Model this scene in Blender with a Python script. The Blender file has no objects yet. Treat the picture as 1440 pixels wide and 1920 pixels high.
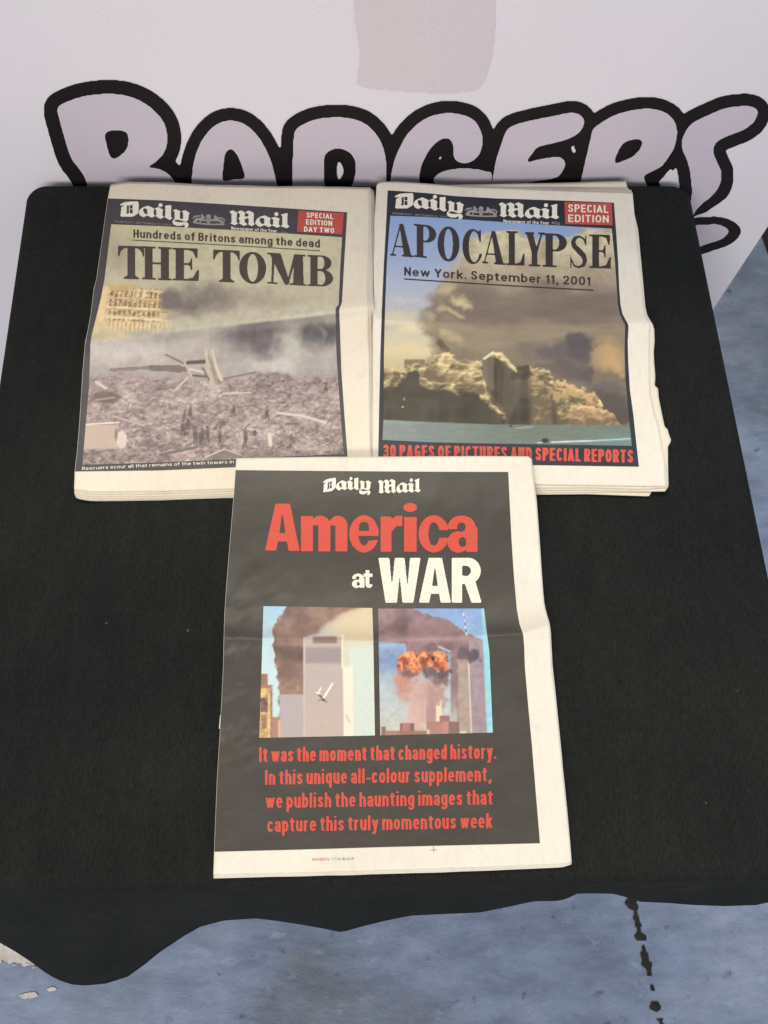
import bpy, bmesh, math, random
import numpy as np
from mathutils import Vector

random.seed(7)
S = bpy.context.scene
COL = S.collection

# ------------------------------------------------------------ camera, world, lights
CAMZ, TABZ, TH, F = 1.39, 0.74, math.radians(69), 1440.0
cd = bpy.data.cameras.new('camera'); cam = bpy.data.objects.new('camera', cd); COL.objects.link(cam)
cam.location = (0, 0, CAMZ); cam.rotation_euler = (math.radians(90) - TH, 0, 0)
cd.sensor_fit = 'VERTICAL'; cd.sensor_height = 24; cd.sensor_width = 18; cd.lens = 18
cd.clip_start = 0.02; cd.clip_end = 100
S.camera = cam
W = bpy.data.worlds.new('World'); S.world = W; W.use_nodes = True
bg = W.node_tree.nodes['Background']; bg.inputs[0].default_value = (0.82, 0.84, 0.9, 1); bg.inputs[1].default_value = 0.36
S.view_settings.view_transform = 'Standard'; S.view_settings.look = 'None'
S.view_settings.exposure = 0.0; S.view_settings.gamma = 1

def area(name, loc, target, size, power, col):
    l = bpy.data.lights.new(name, 'AREA'); l.shape = 'RECTANGLE'; l.size = size[0]; l.size_y = size[1]
    l.energy = power; l.color = col
    o = bpy.data.objects.new(name, l); COL.objects.link(o); o.location = loc
    o.rotation_euler = (Vector(target) - Vector(loc)).to_track_quat('-Z', 'Y').to_euler()
    return o
area('ceiling_light_warm', (-0.3, 1.35, 3.0), (0.0, 0.2, 0.74), (1.7, 0.7), 40, (1.0, 0.91, 0.77))
area('banner_fill_light', (-0.7, -2.5, 2.9), (0.0, 0.7, 0.8), (2.2, 0.7), 94, (1.0, 0.94, 0.88))  # fill light added in front of the table to brighten the banner
area('cool_side_light', (2.8, 0.5, 1.9), (0.5, 0.7, 0.2), (1.0, 1.8), 27, (0.70, 0.82, 1.0))  # cool side light added for floor and banner; no doorway stands behind it

# ------------------------------------------------------------ view rays (to lay traced outlines on real surfaces)
FW = np.array([0, math.cos(TH), -math.sin(TH)]); UP = np.array([0, math.sin(TH), math.cos(TH)])
C0 = np.array([0, 0, CAMZ])
def rays(p):
    p = np.asarray(p, float)
    return FW * F + np.outer(p[:, 0] - 720, [1, 0, 0]) + np.outer(960 - p[:, 1], UP)
def on_z(p, z):
    d = rays(p); return C0 + d * ((z - CAMZ) / d[:, 2])[:, None]
BY = 0.647
def on_banner(p, off=0.0):
    d = rays(p); return C0 + d * ((BY - off) / d[:, 1])[:, None]

# ------------------------------------------------------------ noise
def _h(i, j, s):
    n = (i.astype(np.int64) * 374761393 + j.astype(np.int64) * 668265263 + s * 974711) & 0x7fffffff
    n = ((n ^ (n >> 13)) * 1274126177) & 0x7fffffff
    return ((n ^ (n >> 16)) & 0xffff) / 65535.0
def vn(x, y, s=0):
    i = np.floor(x); j = np.floor(y); u = x - i; v = y - j
    u = u * u * (3 - 2 * u); v = v * v * (3 - 2 * v)
    return (_h(i, j, s) * (1 - u) + _h(i + 1, j, s) * u) * (1 - v) + (_h(i, j + 1, s) * (1 - u) + _h(i + 1, j + 1, s) * u) * v
def fbm(x, y, s=0, o=5, g=0.5):
    a, t, n = 1, 0, 0
    for k in range(o):
        t = t + a * vn(x * 2 ** k, y * 2 ** k, s + k * 17); n += a; a *= g
    return t / n
def sm(a, b, x):
    t = np.clip((x - a) / (b - a), 0, 1); return t * t * (3 - 2 * t)
def lin(c):
    c = np.asarray(c, float) / 255.0
    return np.where(c < 0.04045, c / 12.92, ((c + 0.055) / 1.055) ** 2.4)

# ------------------------------------------------------------ materials
def mat(name, rough=0.6, spec=0.3):
    m = bpy.data.materials.new(name); m.use_nodes = True
    n = m.node_tree.nodes; b = n['Principled BSDF']
    b.inputs['Roughness'].default_value = rough; b.inputs['Specular IOR Level'].default_value = spec
    return m, m.node_tree, b
def N(nt, t, **k):
    n = nt.nodes.new(t)
    for a, v in k.items():
        if a in n.inputs: n.inputs[a].default_value = v
        else: setattr(n, a, v)
    return n
def noise(nt, scale, detail=5, rough=0.55, vec=None, stretch=None):
    n = N(nt, 'ShaderNodeTexNoise', Scale=scale, Detail=detail, Roughness=rough)
    tc = N(nt, 'ShaderNodeTexCoord'); src = tc.outputs['Object']
    if stretch:
        mp = N(nt, 'ShaderNodeMapping'); mp.inputs['Scale'].default_value = stretch
        nt.links.new(src, mp.inputs[0]); src = mp.outputs[0]
    nt.links.new(src, n.inputs['Vector']); return n
def ramp(nt, src, stops):
    r = N(nt, 'ShaderNodeValToRGB'); e = r.color_ramp.elements
    while len(e) < len(stops): e.new(0.5)
    for q, (p, c) in zip(e, stops): q.position = p; q.color = (*c, 1)
    nt.links.new(src, r.inputs[0]); return r
def mix(nt, a, b, fac, mode='MIX'):
    m = N(nt, 'ShaderNodeMix'); m.data_type = 'RGBA'; m.blend_type = mode
    for v, i in ((fac, 0), (a, 6), (b, 7)):
        if hasattr(v, 'links'): nt.links.new(v, m.inputs[i])
        else: m.inputs[i].default_value = v if i == 0 else (*v, 1)
    return m.outputs[2]
def bump(nt, b, src, dist, strength=1.0, prev=None):
    u = N(nt, 'ShaderNodeBump', Strength=strength, Distance=dist)
    nt.links.new(src, u.inputs['Height'])
    if prev is not None: nt.links.new(prev.outputs[0], u.inputs['Normal'])
    nt.links.new(u.outputs[0], b.inputs['Normal']); return u

def paper_mat(name, c):
    m, nt, b = mat(name, 0.72, 0.22)
    c = np.array(c)
    n1 = noise(nt, 9, 6, 0.6); r1 = ramp(nt, n1.outputs[0], [(0.3, tuple(c * (0.93, 0.915, 0.88))), (0.65, tuple(c))])
    n2 = noise(nt, 900, 3, 0.6); r2 = ramp(nt, n2.outputs[0], [(0.25, (0.90, 0.90, 0.89)), (0.6, (1, 1, 1))])
    n3 = noise(nt, 75, 2, 0.5); r3 = ramp(nt, n3.outputs[0], [(0.17, (0.82, 0.81, 0.79)), (0.27, (1, 1, 1))])
    o = mix(nt, r1.outputs[0], r2.outputs[0], 1.0, 'MULTIPLY'); o = mix(nt, o, r3.outputs[0], 0.8, 'MULTIPLY')
    nt.links.new(o, b.inputs['Base Color'])
    n4 = noise(nt, 26, 5, 0.6); r4 = ramp(nt, n4.outputs[0], [(0.26, (0.88, 0.875, 0.86)), (0.42, (1, 1, 1))])
    o = mix(nt, o, r4.outputs[0], 0.8, 'MULTIPLY')
    n5 = noise(nt, 240, 2, 0.5, stretch=(1, 0.25, 1)); r5 = ramp(nt, n5.outputs[0], [(0.34, (0.945, 0.945, 0.94)), (0.5, (1, 1, 1))])
    o = mix(nt, o, r5.outputs[0], 0.7, 'MULTIPLY'); nt.links.new(o, b.inputs['Base Color'])
    w = noise(nt, 22, 4, 0.5); u = bump(nt, b, w.outputs[0], 0.0028, 0.7)
    bump(nt, b, n2.outputs[0], 0.0001, 0.5, u)
    return m
PAPER = paper_mat('newsprint_paper', (0.80, 0.755, 0.655))
PAPER_OLD = paper_mat('yellowed_newsprint', (0.79, 0.72, 0.585))

def ink_mat(name, c, wear=0.12, rough=0.5, spec=0.35):
    m, nt, b = mat(name, rough, spec)
    c = np.array(c)
    n1 = noise(nt, 30, 6, 0.62, stretch=(1, 1.6, 1)); r1 = ramp(nt, n1.outputs[0], [(0.3, tuple(c)), (0.75, tuple(c * (1 - wear) + np.array((0.5, 0.47, 0.42)) * wear))])
    n2 = noise(nt, 1100, 2, 0.6); r2 = ramp(nt, n2.outputs[0], [(0.3, (0.82, 0.82, 0.82)), (0.7, (1.1, 1.1, 1.1))])
    nt.links.new(mix(nt, r1.outputs[0], r2.outputs[0], 1.0, 'MULTIPLY'), b.inputs['Base Color'])
    w = noise(nt, 22, 4, 0.5); bump(nt, b, w.outputs[0], 0.0022, 0.4)
    return m
INK_L = ink_mat('navy_print_faded', lin((66, 63, 68)), 0.04)
INK_R = ink_mat('navy_print', lin((36, 39, 52)), 0.03)
INK_A = ink_mat('black_print_worn_hazed', lin((66, 63, 56)), 0.04, 0.45, 0.35)  # slightly worn black ink, its base colour greyed for the gloss haze
INK_TOMB = ink_mat('brown_black_print', lin((72, 61, 54)), 0.03)
INK_APO = ink_mat('headline_black_print', lin((52, 44, 44)), 0.03)
INK_WHITE = ink_mat('unprinted_white', lin((236, 230, 212)), 0.03)
INK_GREY = ink_mat('pale_grey_print', lin((160, 154, 150)), 0.05)
INK_RED = ink_mat('red_print', lin((188, 76, 64)), 0.05)
INK_RED2 = ink_mat('red_display_print', lin((206, 78, 62)), 0.04)
INK_MAG = ink_mat('magenta_print', lin((205, 140, 140)), 0.05)
INK_CYAN = ink_mat('cyan_print', lin((165, 180, 185)), 0.05)
INK_DIM = ink_mat('faint_print', lin((206, 198, 178)), 0.05)

def picture_mat():
    m, nt, b = mat('printed_picture', 0.5, 0.35)
    a = N(nt, 'ShaderNodeAttribute', attribute_name='Col')
    n2 = noise(nt, 1000, 2, 0.6); r2 = ramp(nt, n2.outputs[0], [(0.3, (0.9, 0.9, 0.9)), (0.7, (1.06, 1.06, 1.06))])
    nt.links.new(mix(nt, a.outputs['Color'], r2.outputs[0], 1.0, 'MULTIPLY'), b.inputs['Base Color'])
    w = noise(nt, 22, 4, 0.5); bump(nt, b, w.outputs[0], 0.0022, 0.6)
    return m
PIC = picture_mat()

def cloth_mat():
    m, nt, b = mat('black_jersey_cloth', 0.82, 0.10)
    n1 = noise(nt, 3.2, 6, 0.6); r1 = ramp(nt, n1.outputs[0], [(0.35, (0.0082, 0.0096, 0.0094)), (0.7, (0.0158, 0.0165, 0.0150))])
    n2 = noise(nt, 420, 4, 0.7, stretch=(1.6, 0.5, 1)); r2 = ramp(nt, n2.outputs[0], [(0.3, (0.6, 0.6, 0.6)), (0.7, (1.5, 1.5, 1.5))])
    n4 = noise(nt, 42, 5, 0.65, stretch=(1.8, 0.35, 1)); r4 = ramp(nt, n4.outputs[0], [(0.35, (0.9, 0.9, 0.9)), (0.72, (1.14, 1.14, 1.13))])
    o = mix(nt, r1.outputs[0], r2.outputs[0], 1, 'MULTIPLY'); o = mix(nt, o, r4.outputs[0], 1, 'MULTIPLY')
    n3 = noise(nt, 160, 1, 0.3); r3 = ramp(nt, n3.outputs[0], [(0.835, (0, 0, 0)), (0.86, (0.07, 0.07, 0.06))])
    o = mix(nt, o, r3.outputs[0], 1, 'ADD')
    nt.links.new(o, b.inputs['Base Color'])
    
    w = noise(nt, 9, 5, 0.6, stretch=(1.3, 0.6, 1)); u = bump(nt, b, w.outputs[0], 0.016, 0.8); bump(nt, b, n2.outputs[0], 0.0006, 0.8, u)
    return m
CLOTH = cloth_mat()

def vinyl_mat(name, c, rough=0.6, spec=0.2):
    m, nt, b = mat(name, rough, spec)
    c = np.array(c)
    n1 = noise(nt, 2.5, 3, 0.5); r1 = ramp(nt, n1.outputs[0], [(0.3, tuple(c * 0.95)), (0.7, tuple(c))])
    n2 = noise(nt, 700, 2, 0.6, stretch=(1, 1, 0.5)); r2 = ramp(nt, n2.outputs[0], [(0.3, (0.95, 0.95, 0.95)), (0.7, (1.03, 1.03, 1.03))])
    nt.links.new(mix(nt, r1.outputs[0], r2.outputs[0], 1, 'MULTIPLY'), b.inputs['Base Color'])
    w = noise(nt, 6, 2, 0.4, stretch=(2.2, 1, 0.5)); u = bump(nt, b, w.outputs[0], 0.012, 0.35); bump(nt, b, n2.outputs[0], 0.0002, 0.4, u)
    return m
VINYL = vinyl_mat('white_banner_vinyl', (0.84, 0.81, 0.87))
V_LILAC = vinyl_mat('lilac_banner_print', (0.65, 0.59, 0.68))
V_BLACK = vinyl_mat('black_banner_print', (0.014, 0.011, 0.012))
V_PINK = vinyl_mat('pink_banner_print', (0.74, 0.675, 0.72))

def floor_mat():
    m, nt, b = mat('blue_floor_paint', 0.42, 0.4)
    n1 = noise(nt, 3.4, 7, 0.62, stretch=(0.7, 1.3, 1))
    r1 = ramp(nt, n1.outputs[0], [(0.34, (0.130, 0.145, 0.170)), (0.5, (0.190, 0.240, 0.345)), (0.66, (0.270, 0.315, 0.420))])
    n2 = noise(nt, 17, 6, 0.7, stretch=(0.8, 1.7, 1)); r2 = ramp(nt, n2.outputs[0], [(0.3, (0.72, 0.73, 0.75)), (0.52, (1, 1, 1)), (0.76, (1.24, 1.22, 1.18))])
    o = mix(nt, r1.outputs[0], r2.outputs[0], 1, 'MULTIPLY')
    n3 = noise(nt, 21, 6, 0.62, stretch=(0.9, 1.4, 1)); r3 = ramp(nt, n3.outputs[0], [(0.60, (0, 0, 0)), (0.74, (0.6, 0.6, 0.6))])
    o = mix(nt, o, (0.34, 0.42, 0.56), r3.outputs[0])
    n5 = noise(nt, 34, 3, 0.5); r5 = ramp(nt, n5.outputs[0], [(0.25, (0.7, 0.7, 0.7)), (0.34, (0, 0, 0))])
    o = mix(nt, o, (0.05, 0.06, 0.08), r5.outputs[0])
    n4 = noise(nt, 300, 3, 0.6); r4 = ramp(nt, n4.outputs[0], [(0.3, (0.9, 0.9, 0.9)), (0.7, (1.07, 1.07, 1.07))])
    o = mix(nt, o, r4.outputs[0], 1, 'MULTIPLY')
    nt.links.new(o, b.inputs['Base Color'])
    u = bump(nt, b, n2.outputs[0], 0.003, 0.5); bump(nt, b, n4.outputs[0], 0.0004, 0.5, u)
    return m
FLOOR = floor_mat()
def plain(name, c, c2, scale, rough=0.6, stretch=None):
    m, nt, b = mat(name, rough, 0.3)
    n1 = noise(nt, scale, 5, 0.6, stretch=stretch); r = ramp(nt, n1.outputs[0], [(0.3, c), (0.7, c2)])
    nt.links.new(r.outputs[0], b.inputs['Base Color']); bump(nt, b, n1.outputs[0], 0.001, 0.4); return m
TAR = plain('tar_joint', (0.010, 0.009, 0.008), (0.03, 0.027, 0.024), 120, 0.8)
CHIP = plain('bare_concrete', (0.36, 0.34, 0.31), (0.62, 0.59, 0.54), 60, 0.7)
WOOD = plain('dark_brown_wood', (0.022, 0.013, 0.010), (0.045, 0.026, 0.018), 30, 0.5, (1, 1, 0.1))
BOARD = plain('table_laminate', (0.30, 0.29, 0.27), (0.36, 0.35, 0.33), 40, 0.5)
STEEL = plain('grey_steel', (0.30, 0.30, 0.31), (0.36, 0.36, 0.37), 80, 0.35)
STAPLE = plain('staple_wire', (0.55, 0.54, 0.52), (0.7, 0.69, 0.66), 200, 0.3)

# ------------------------------------------------------------ object helpers
def obj(name, verts, faces, m, parent=None, smooth=True, colors=None):
    v = np.asarray(verts, float)
    if parent is not None: v = v - np.array(parent.location)
    me = bpy.data.meshes.new(name)
    me.from_pydata(v.tolist(), [], [list(map(int, f)) for f in faces]); me.update()
    if smooth: me.polygons.foreach_set('use_smooth', [True] * len(me.polygons))
    if colors is not None:
        a = me.color_attributes.new('Col', 'FLOAT_COLOR', 'POINT')
        a.data.foreach_set('color', np.c_[colors, np.ones(len(colors))].astype(np.float32).ravel())
    me.materials.append(m)
    o = bpy.data.objects.new(name, me); COL.objects.link(o)
    if parent is not None: o.parent = parent
    return o
def thing(name, label, cat, loc, group=None):
    o = bpy.data.objects.new(name, None); COL.objects.link(o); o.location = loc
    o.empty_display_size = 0.05
    o['label'] = label; o['category'] = cat
    if group: o['group'] = group
    return o
def box(name, a, b, m, parent=None, bev=0.0):
    bm = bmesh.new(); bmesh.ops.create_cube(bm, size=1)
    a, b = Vector(a), Vector(b)
    for v in bm.verts: v.co = Vector([(a[i] + b[i]) / 2 + v.co[i] * (b[i] - a[i]) for i in range(3)])
    if bev: bmesh.ops.bevel(bm, geom=bm.edges[:], offset=bev, segments=2, affect='EDGES')
    vs = [tuple(v.co) for v in bm.verts]; bm.verts.index_update(); fs = [[v.index for v in f.verts] for f in bm.faces]; bm.free()
    return obj(name, vs, fs, m, parent, smooth=False)

# ------------------------------------------------------------ curve / patch tools
def poly_at(P, t, smooth=False):
    P = np.asarray(P, float); d = np.r_[0, np.cumsum(np.hypot(*np.diff(P, axis=0).T))]; d /= d[-1]
    return np.c_[np.interp(t, d, P[:, 0]), np.interp(t, d, P[:, 1])]
def coons(T, R, B, L, nu, nv):
    u = np.linspace(0, 1, nu); v = np.linspace(0, 1, nv)
    t = poly_at(T, u); b = poly_at(B, u); l = poly_at(L, v); r = poly_at(R, v)
    U, V = np.meshgrid(u, v); U = U[..., None]; V = V[..., None]
    P = (1 - V) * t[None] + V * b[None] + (1 - U) * l[:, None] + U * r[:, None]
    P -= (1 - U) * (1 - V) * t[0] + U * (1 - V) * t[-1] + (1 - U) * V * b[0] + U * V * b[-1]
    return P            # nv, nu, 2  in traced coordinates
def grid_faces(nu, nv):
    i = np.arange(nv - 1)[:, None] * nu + np.arange(nu - 1)[None]
    i = i.ravel(); return np.c_[i + nu, i + nu + 1, i + 1, i]
def lay(P, H, off):
    """lay traced points on the height field H (metres above the cloth)"""
    p = P.reshape(-1, 2); return on_z(p, TABZ + H(p[:, 0], p[:, 1]) + off)
def sheet(name, T, R, B, L, H, off, thick, m, parent, step=5.0):
    nu = int(abs(T[-1][0] - T[0][0]) / step) + 2; nv = int(abs(L[-1][1] - L[0][1]) / step) + 2
    P = coons(T, R, B, L, nu, nv); v = lay(P, H, off); f = grid_faces(nu, nv).tolist()
    ring = [i for i in range(nu)] + [k * nu + nu - 1 for k in range(1, nv)] + [(nv - 1) * nu + i for i in range(nu - 2, -1, -1)] + [k * nu for k in range(nv - 2, 0, -1)]
    if thick > .0005:
        n0 = len(v); low = v.copy(); low[:, 2] -= thick; v = np.r_[v, low]; n = len(ring)
        for k in range(n): f.append([ring[k], ring[(k + 1) % n], n0 + ring[(k + 1) % n], n0 + ring[k]])
        f += (grid_faces(nu, nv)[:, ::-1] + n0).tolist()
    o = obj(name, v, f, m, parent)
    return o
def picture(name, T, R, B, L, H, off, paint, parent, step=1.7):
    nu = int(abs(T[-1][0] - T[0][0]) / step) + 2; nv = int(abs(L[-1][1] - L[0][1]) / step) + 2
    P = coons(T, R, B, L, nu, nv); v = lay(P, H, off)
    c = paint(P[..., 0], P[..., 1]).reshape(-1, 3)
    return obj(name, v, grid_faces(nu, nv), PIC, parent, colors=lin(np.clip(c, 0, 255)))

def mesh_2d(loops, curve=None):
    """fill closed loops (even-odd) -> verts2d, faces"""
    c = curve
    if c is None:
        c = bpy.data.curves.new('outline', 'CURVE'); c.dimensions = '2D'; c.fill_mode = 'BOTH'
        for lp in loops:
            s = c.splines.new('POLY'); s.points.add(len(lp) - 1)
            for q, p in zip(s.points, lp): q.co = (p[0], p[1], 0, 1)
            s.use_cyclic_u = True
    o = bpy.data.objects.new('outline', c); COL.objects.link(o)
    dg = bpy.context.evaluated_depsgraph_get(); e = o.evaluated_get(dg); me = e.to_mesh()
    v = [(q.co.x, q.co.y) for q in me.vertices]; f = [list(p.vertices) for p in me.polygons]
    # keep a single layer of faces, all facing up
    out = []; seen = set()
    for p in me.polygons:
        key = tuple(sorted((round(v[i][0], 5), round(v[i][1], 5)) for i in p.vertices))
        if key in seen: continue
        seen.add(key); q = list(p.vertices)
        A = sum(v[q[i]][0] * v[q[(i + 1) % len(q)]][1] - v[q[(i + 1) % len(q)]][0] * v[q[i]][1] for i in range(len(q)))
        out.append(q if A > 0 else q[::-1])
    e.to_mesh_clear(); bpy.data.objects.remove(o); bpy.data.curves.remove(c)
    return np.array(v, float).reshape(-1, 2), out
def bisect_px(P, faces, step, flip=True):
    """cut a flat mesh (traced coordinates) on a grid so that it can follow a curved sheet"""
    bm = bmesh.new(); vs = [bm.verts.new((p[0], p[1], 0)) for p in P]
    for f in faces:
        try: bm.faces.new([vs[i] for i in f])
        except ValueError: pass
    bmesh.ops.remove_doubles(bm, verts=bm.verts[:], dist=1e-4)
    x0, y0 = P.min(0); x1, y1 = P.max(0)
    for ax, a, b in ((0, x0, x1), (1, y0, y1)):
        k = a + step
        while k < b - 0.3 * step:
            co = [0, 0, 0]; no = [0, 0, 0]; co[ax] = k; no[ax] = 1
            bmesh.ops.bisect_plane(bm, geom=bm.verts[:] + bm.edges[:] + bm.faces[:], plane_co=co, plane_no=no, dist=1e-4)
            k += step
    bm.verts.index_update()
    P = np.array([(v.co.x, v.co.y) for v in bm.verts]); F_ = []
    for f in bm.faces:
        q = [v.index for v in f.verts]
        A = sum(P[q[i]][0] * P[q[(i + 1) % len(q)]][1] - P[q[(i + 1) % len(q)]][0] * P[q[i]][1] for i in range(len(q)))
        F_.append(q if A < 0 else q[::-1])       # traced y runs down
    bm.free(); return P, F_

# ---- glyph rasteriser: union / difference of simple shapes, then its outline
def inside(poly, X, Y):
    P = np.asarray(poly, float); r = np.zeros(X.shape, bool)
    for (x1, y1), (x2, y2) in zip(P, np.roll(P, -1, 0)):
        if y1 == y2: continue
        c = ((Y >= y1) != (Y >= y2)) & (X < (x2 - x1) * (Y - y1) / (y2 - y1) + x1); r ^= c
    return r
def segd(a, b, X, Y):
    dx, dy = b[0] - a[0], b[1] - a[1]; t = np.clip(((X - a[0]) * dx + (Y - a[1]) * dy) / (dx * dx + dy * dy + 1e-12), 0, 1)
    return np.hypot(X - a[0] - t * dx, Y - a[1] - t * dy), t
def raster(ops, x0, y0, x1, y1, h, sx=1.0):
    """ops in glyph units; sx = how much wider one x unit is than one y unit"""
    nx = int((x1 - x0) / (h / sx)) + 1; ny = int((y1 - y0) / h) + 1
    xs = x0 + np.arange(nx) * h / sx; ys = y0 + np.arange(ny) * h
    X, Y = np.meshgrid(xs, ys); M = np.zeros(X.shape, bool)
    for op in ops:
        k = op[0]
        if k in 'pm': r = inside(op[1], X, Y)
        elif k in 'eE': _, cx, cy, rx, ry = op; r = ((X - cx) / rx) ** 2 + ((Y - cy) / ry) ** 2 < 1
        elif k in 'rR': _, a, b, c, d = op; r = (X > a) & (X < c) & (Y > b) & (Y < d)
        elif k in 'sv':                                      # stroke; points (x, y) + width or (x, y, w)
            pts = op[1]; r = np.zeros(X.shape, bool)
            for a, b in zip(pts[:-1], pts[1:]):
                D, t = segd((a[0] * sx, a[1]), (b[0] * sx, b[1]), X * sx, Y)
                w = op[2] if k == 's' else a[2] + (b[2] - a[2]) * t
                r |= D < w / 2
        elif k == 'h': r = op[1](X, Y)
        if k in 'mER' : M &= ~r
        else: M |= r
    A = M.astype(float)
    for _ in range(2):
        B = np.pad(A, 1, mode='constant'); A = (B[:-2, 1:-1] + B[2:, 1:-1] + 2 * B[1:-1, 1:-1]) / 4
        B = np.pad(A, 1, mode='constant'); A = (B[1:-1, :-2] + B[1:-1, 2:] + 2 * B[1:-1, 1:-1]) / 4
    return A, x0, y0, h / sx, h
def contours(A, x0, y0, hx, hy, eps=0.12, lv=0.5):
    A = np.pad(A, 1); x0 -= hx; y0 -= hy
    I = A > lv; code = I[:-1, :-1] * 1 + I[:-1, 1:] * 2 + I[1:, 1:] * 4 + I[1:, :-1] * 8
    nxt = {}
    E_ = {1: [(3, 0)], 2: [(0, 1)], 3: [(3, 1)], 4: [(1, 2)], 5: [(3, 0), (1, 2)], 6: [(0, 2)], 7: [(3, 2)], 8: [(2, 3)], 9: [(2, 0)], 10: [(0, 1), (2, 3)], 11: [(2, 1)], 12: [(1, 3)], 13: [(1, 0)], 14: [(0, 3)]}
    def key(j, i, e):
        return {0: (j, i, 'h'), 2: (j + 1, i, 'h'), 3: (j, i, 'v'), 1: (j, i + 1, 'v')}[e]
    for j, i in zip(*np.nonzero((code > 0) & (code < 15))):
        for a, b in E_[int(code[j, i])]: nxt[key(j, i, a)] = key(j, i, b)
    def pt(k):
        j, i, e = k
        if e == 'h': a, b = A[j, i], A[j, i + 1]; return (i + (lv - a) / (b - a), j)
        a, b = A[j, i], A[j + 1, i]; return (i, j + (lv - a) / (b - a))
    loops = []
    while nxt:
        k0 = next(iter(nxt)); k = k0; lp = []
        while k in nxt: lp.append(pt(k)); k = nxt.pop(k)
        if len(lp) < 6: continue
        P = np.array(lp)
        far = int(np.argmax(np.hypot(*(P - P[0]).T)))
        def dp(Q):
            if len(Q) < 3: return Q
            a, b = Q[0], Q[-1]; d = b - a; L = np.hypot(*d) + 1e-9
            D = np.abs(d[0] * (Q[:, 1] - a[1]) - d[1] * (Q[:, 0] - a[0])) / L
            m = int(np.argmax(D))
            if D[m] < eps: return np.array([a, b])
            return np.r_[dp(Q[:m + 1])[:-1], dp(Q[m:])]
        Q = np.r_[dp(P[:far + 1])[:-1], dp(np.r_[P[far:], P[:1]])[:-1]]
        if len(Q) >= 3: loops.append(np.c_[x0 + Q[:, 0] * hx, y0 + Q[:, 1] * hy])
    return loops
def print_mesh(name, parts, H, off, m, parent, step=14):
    """parts: list of (points in traced coordinates, faces) -> one printed mesh lying on the sheet"""
    V, Fs, n = [], [], 0
    for P, f in parts:
        if not len(f): continue
        P, f = bisect_px(np.asarray(P), f, step)
        V.append(P); Fs += [[i + n for i in q] for q in f]; n += len(P)
    P = np.concatenate(V); return obj(name, lay(P, H, off), Fs, m, parent)

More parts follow.
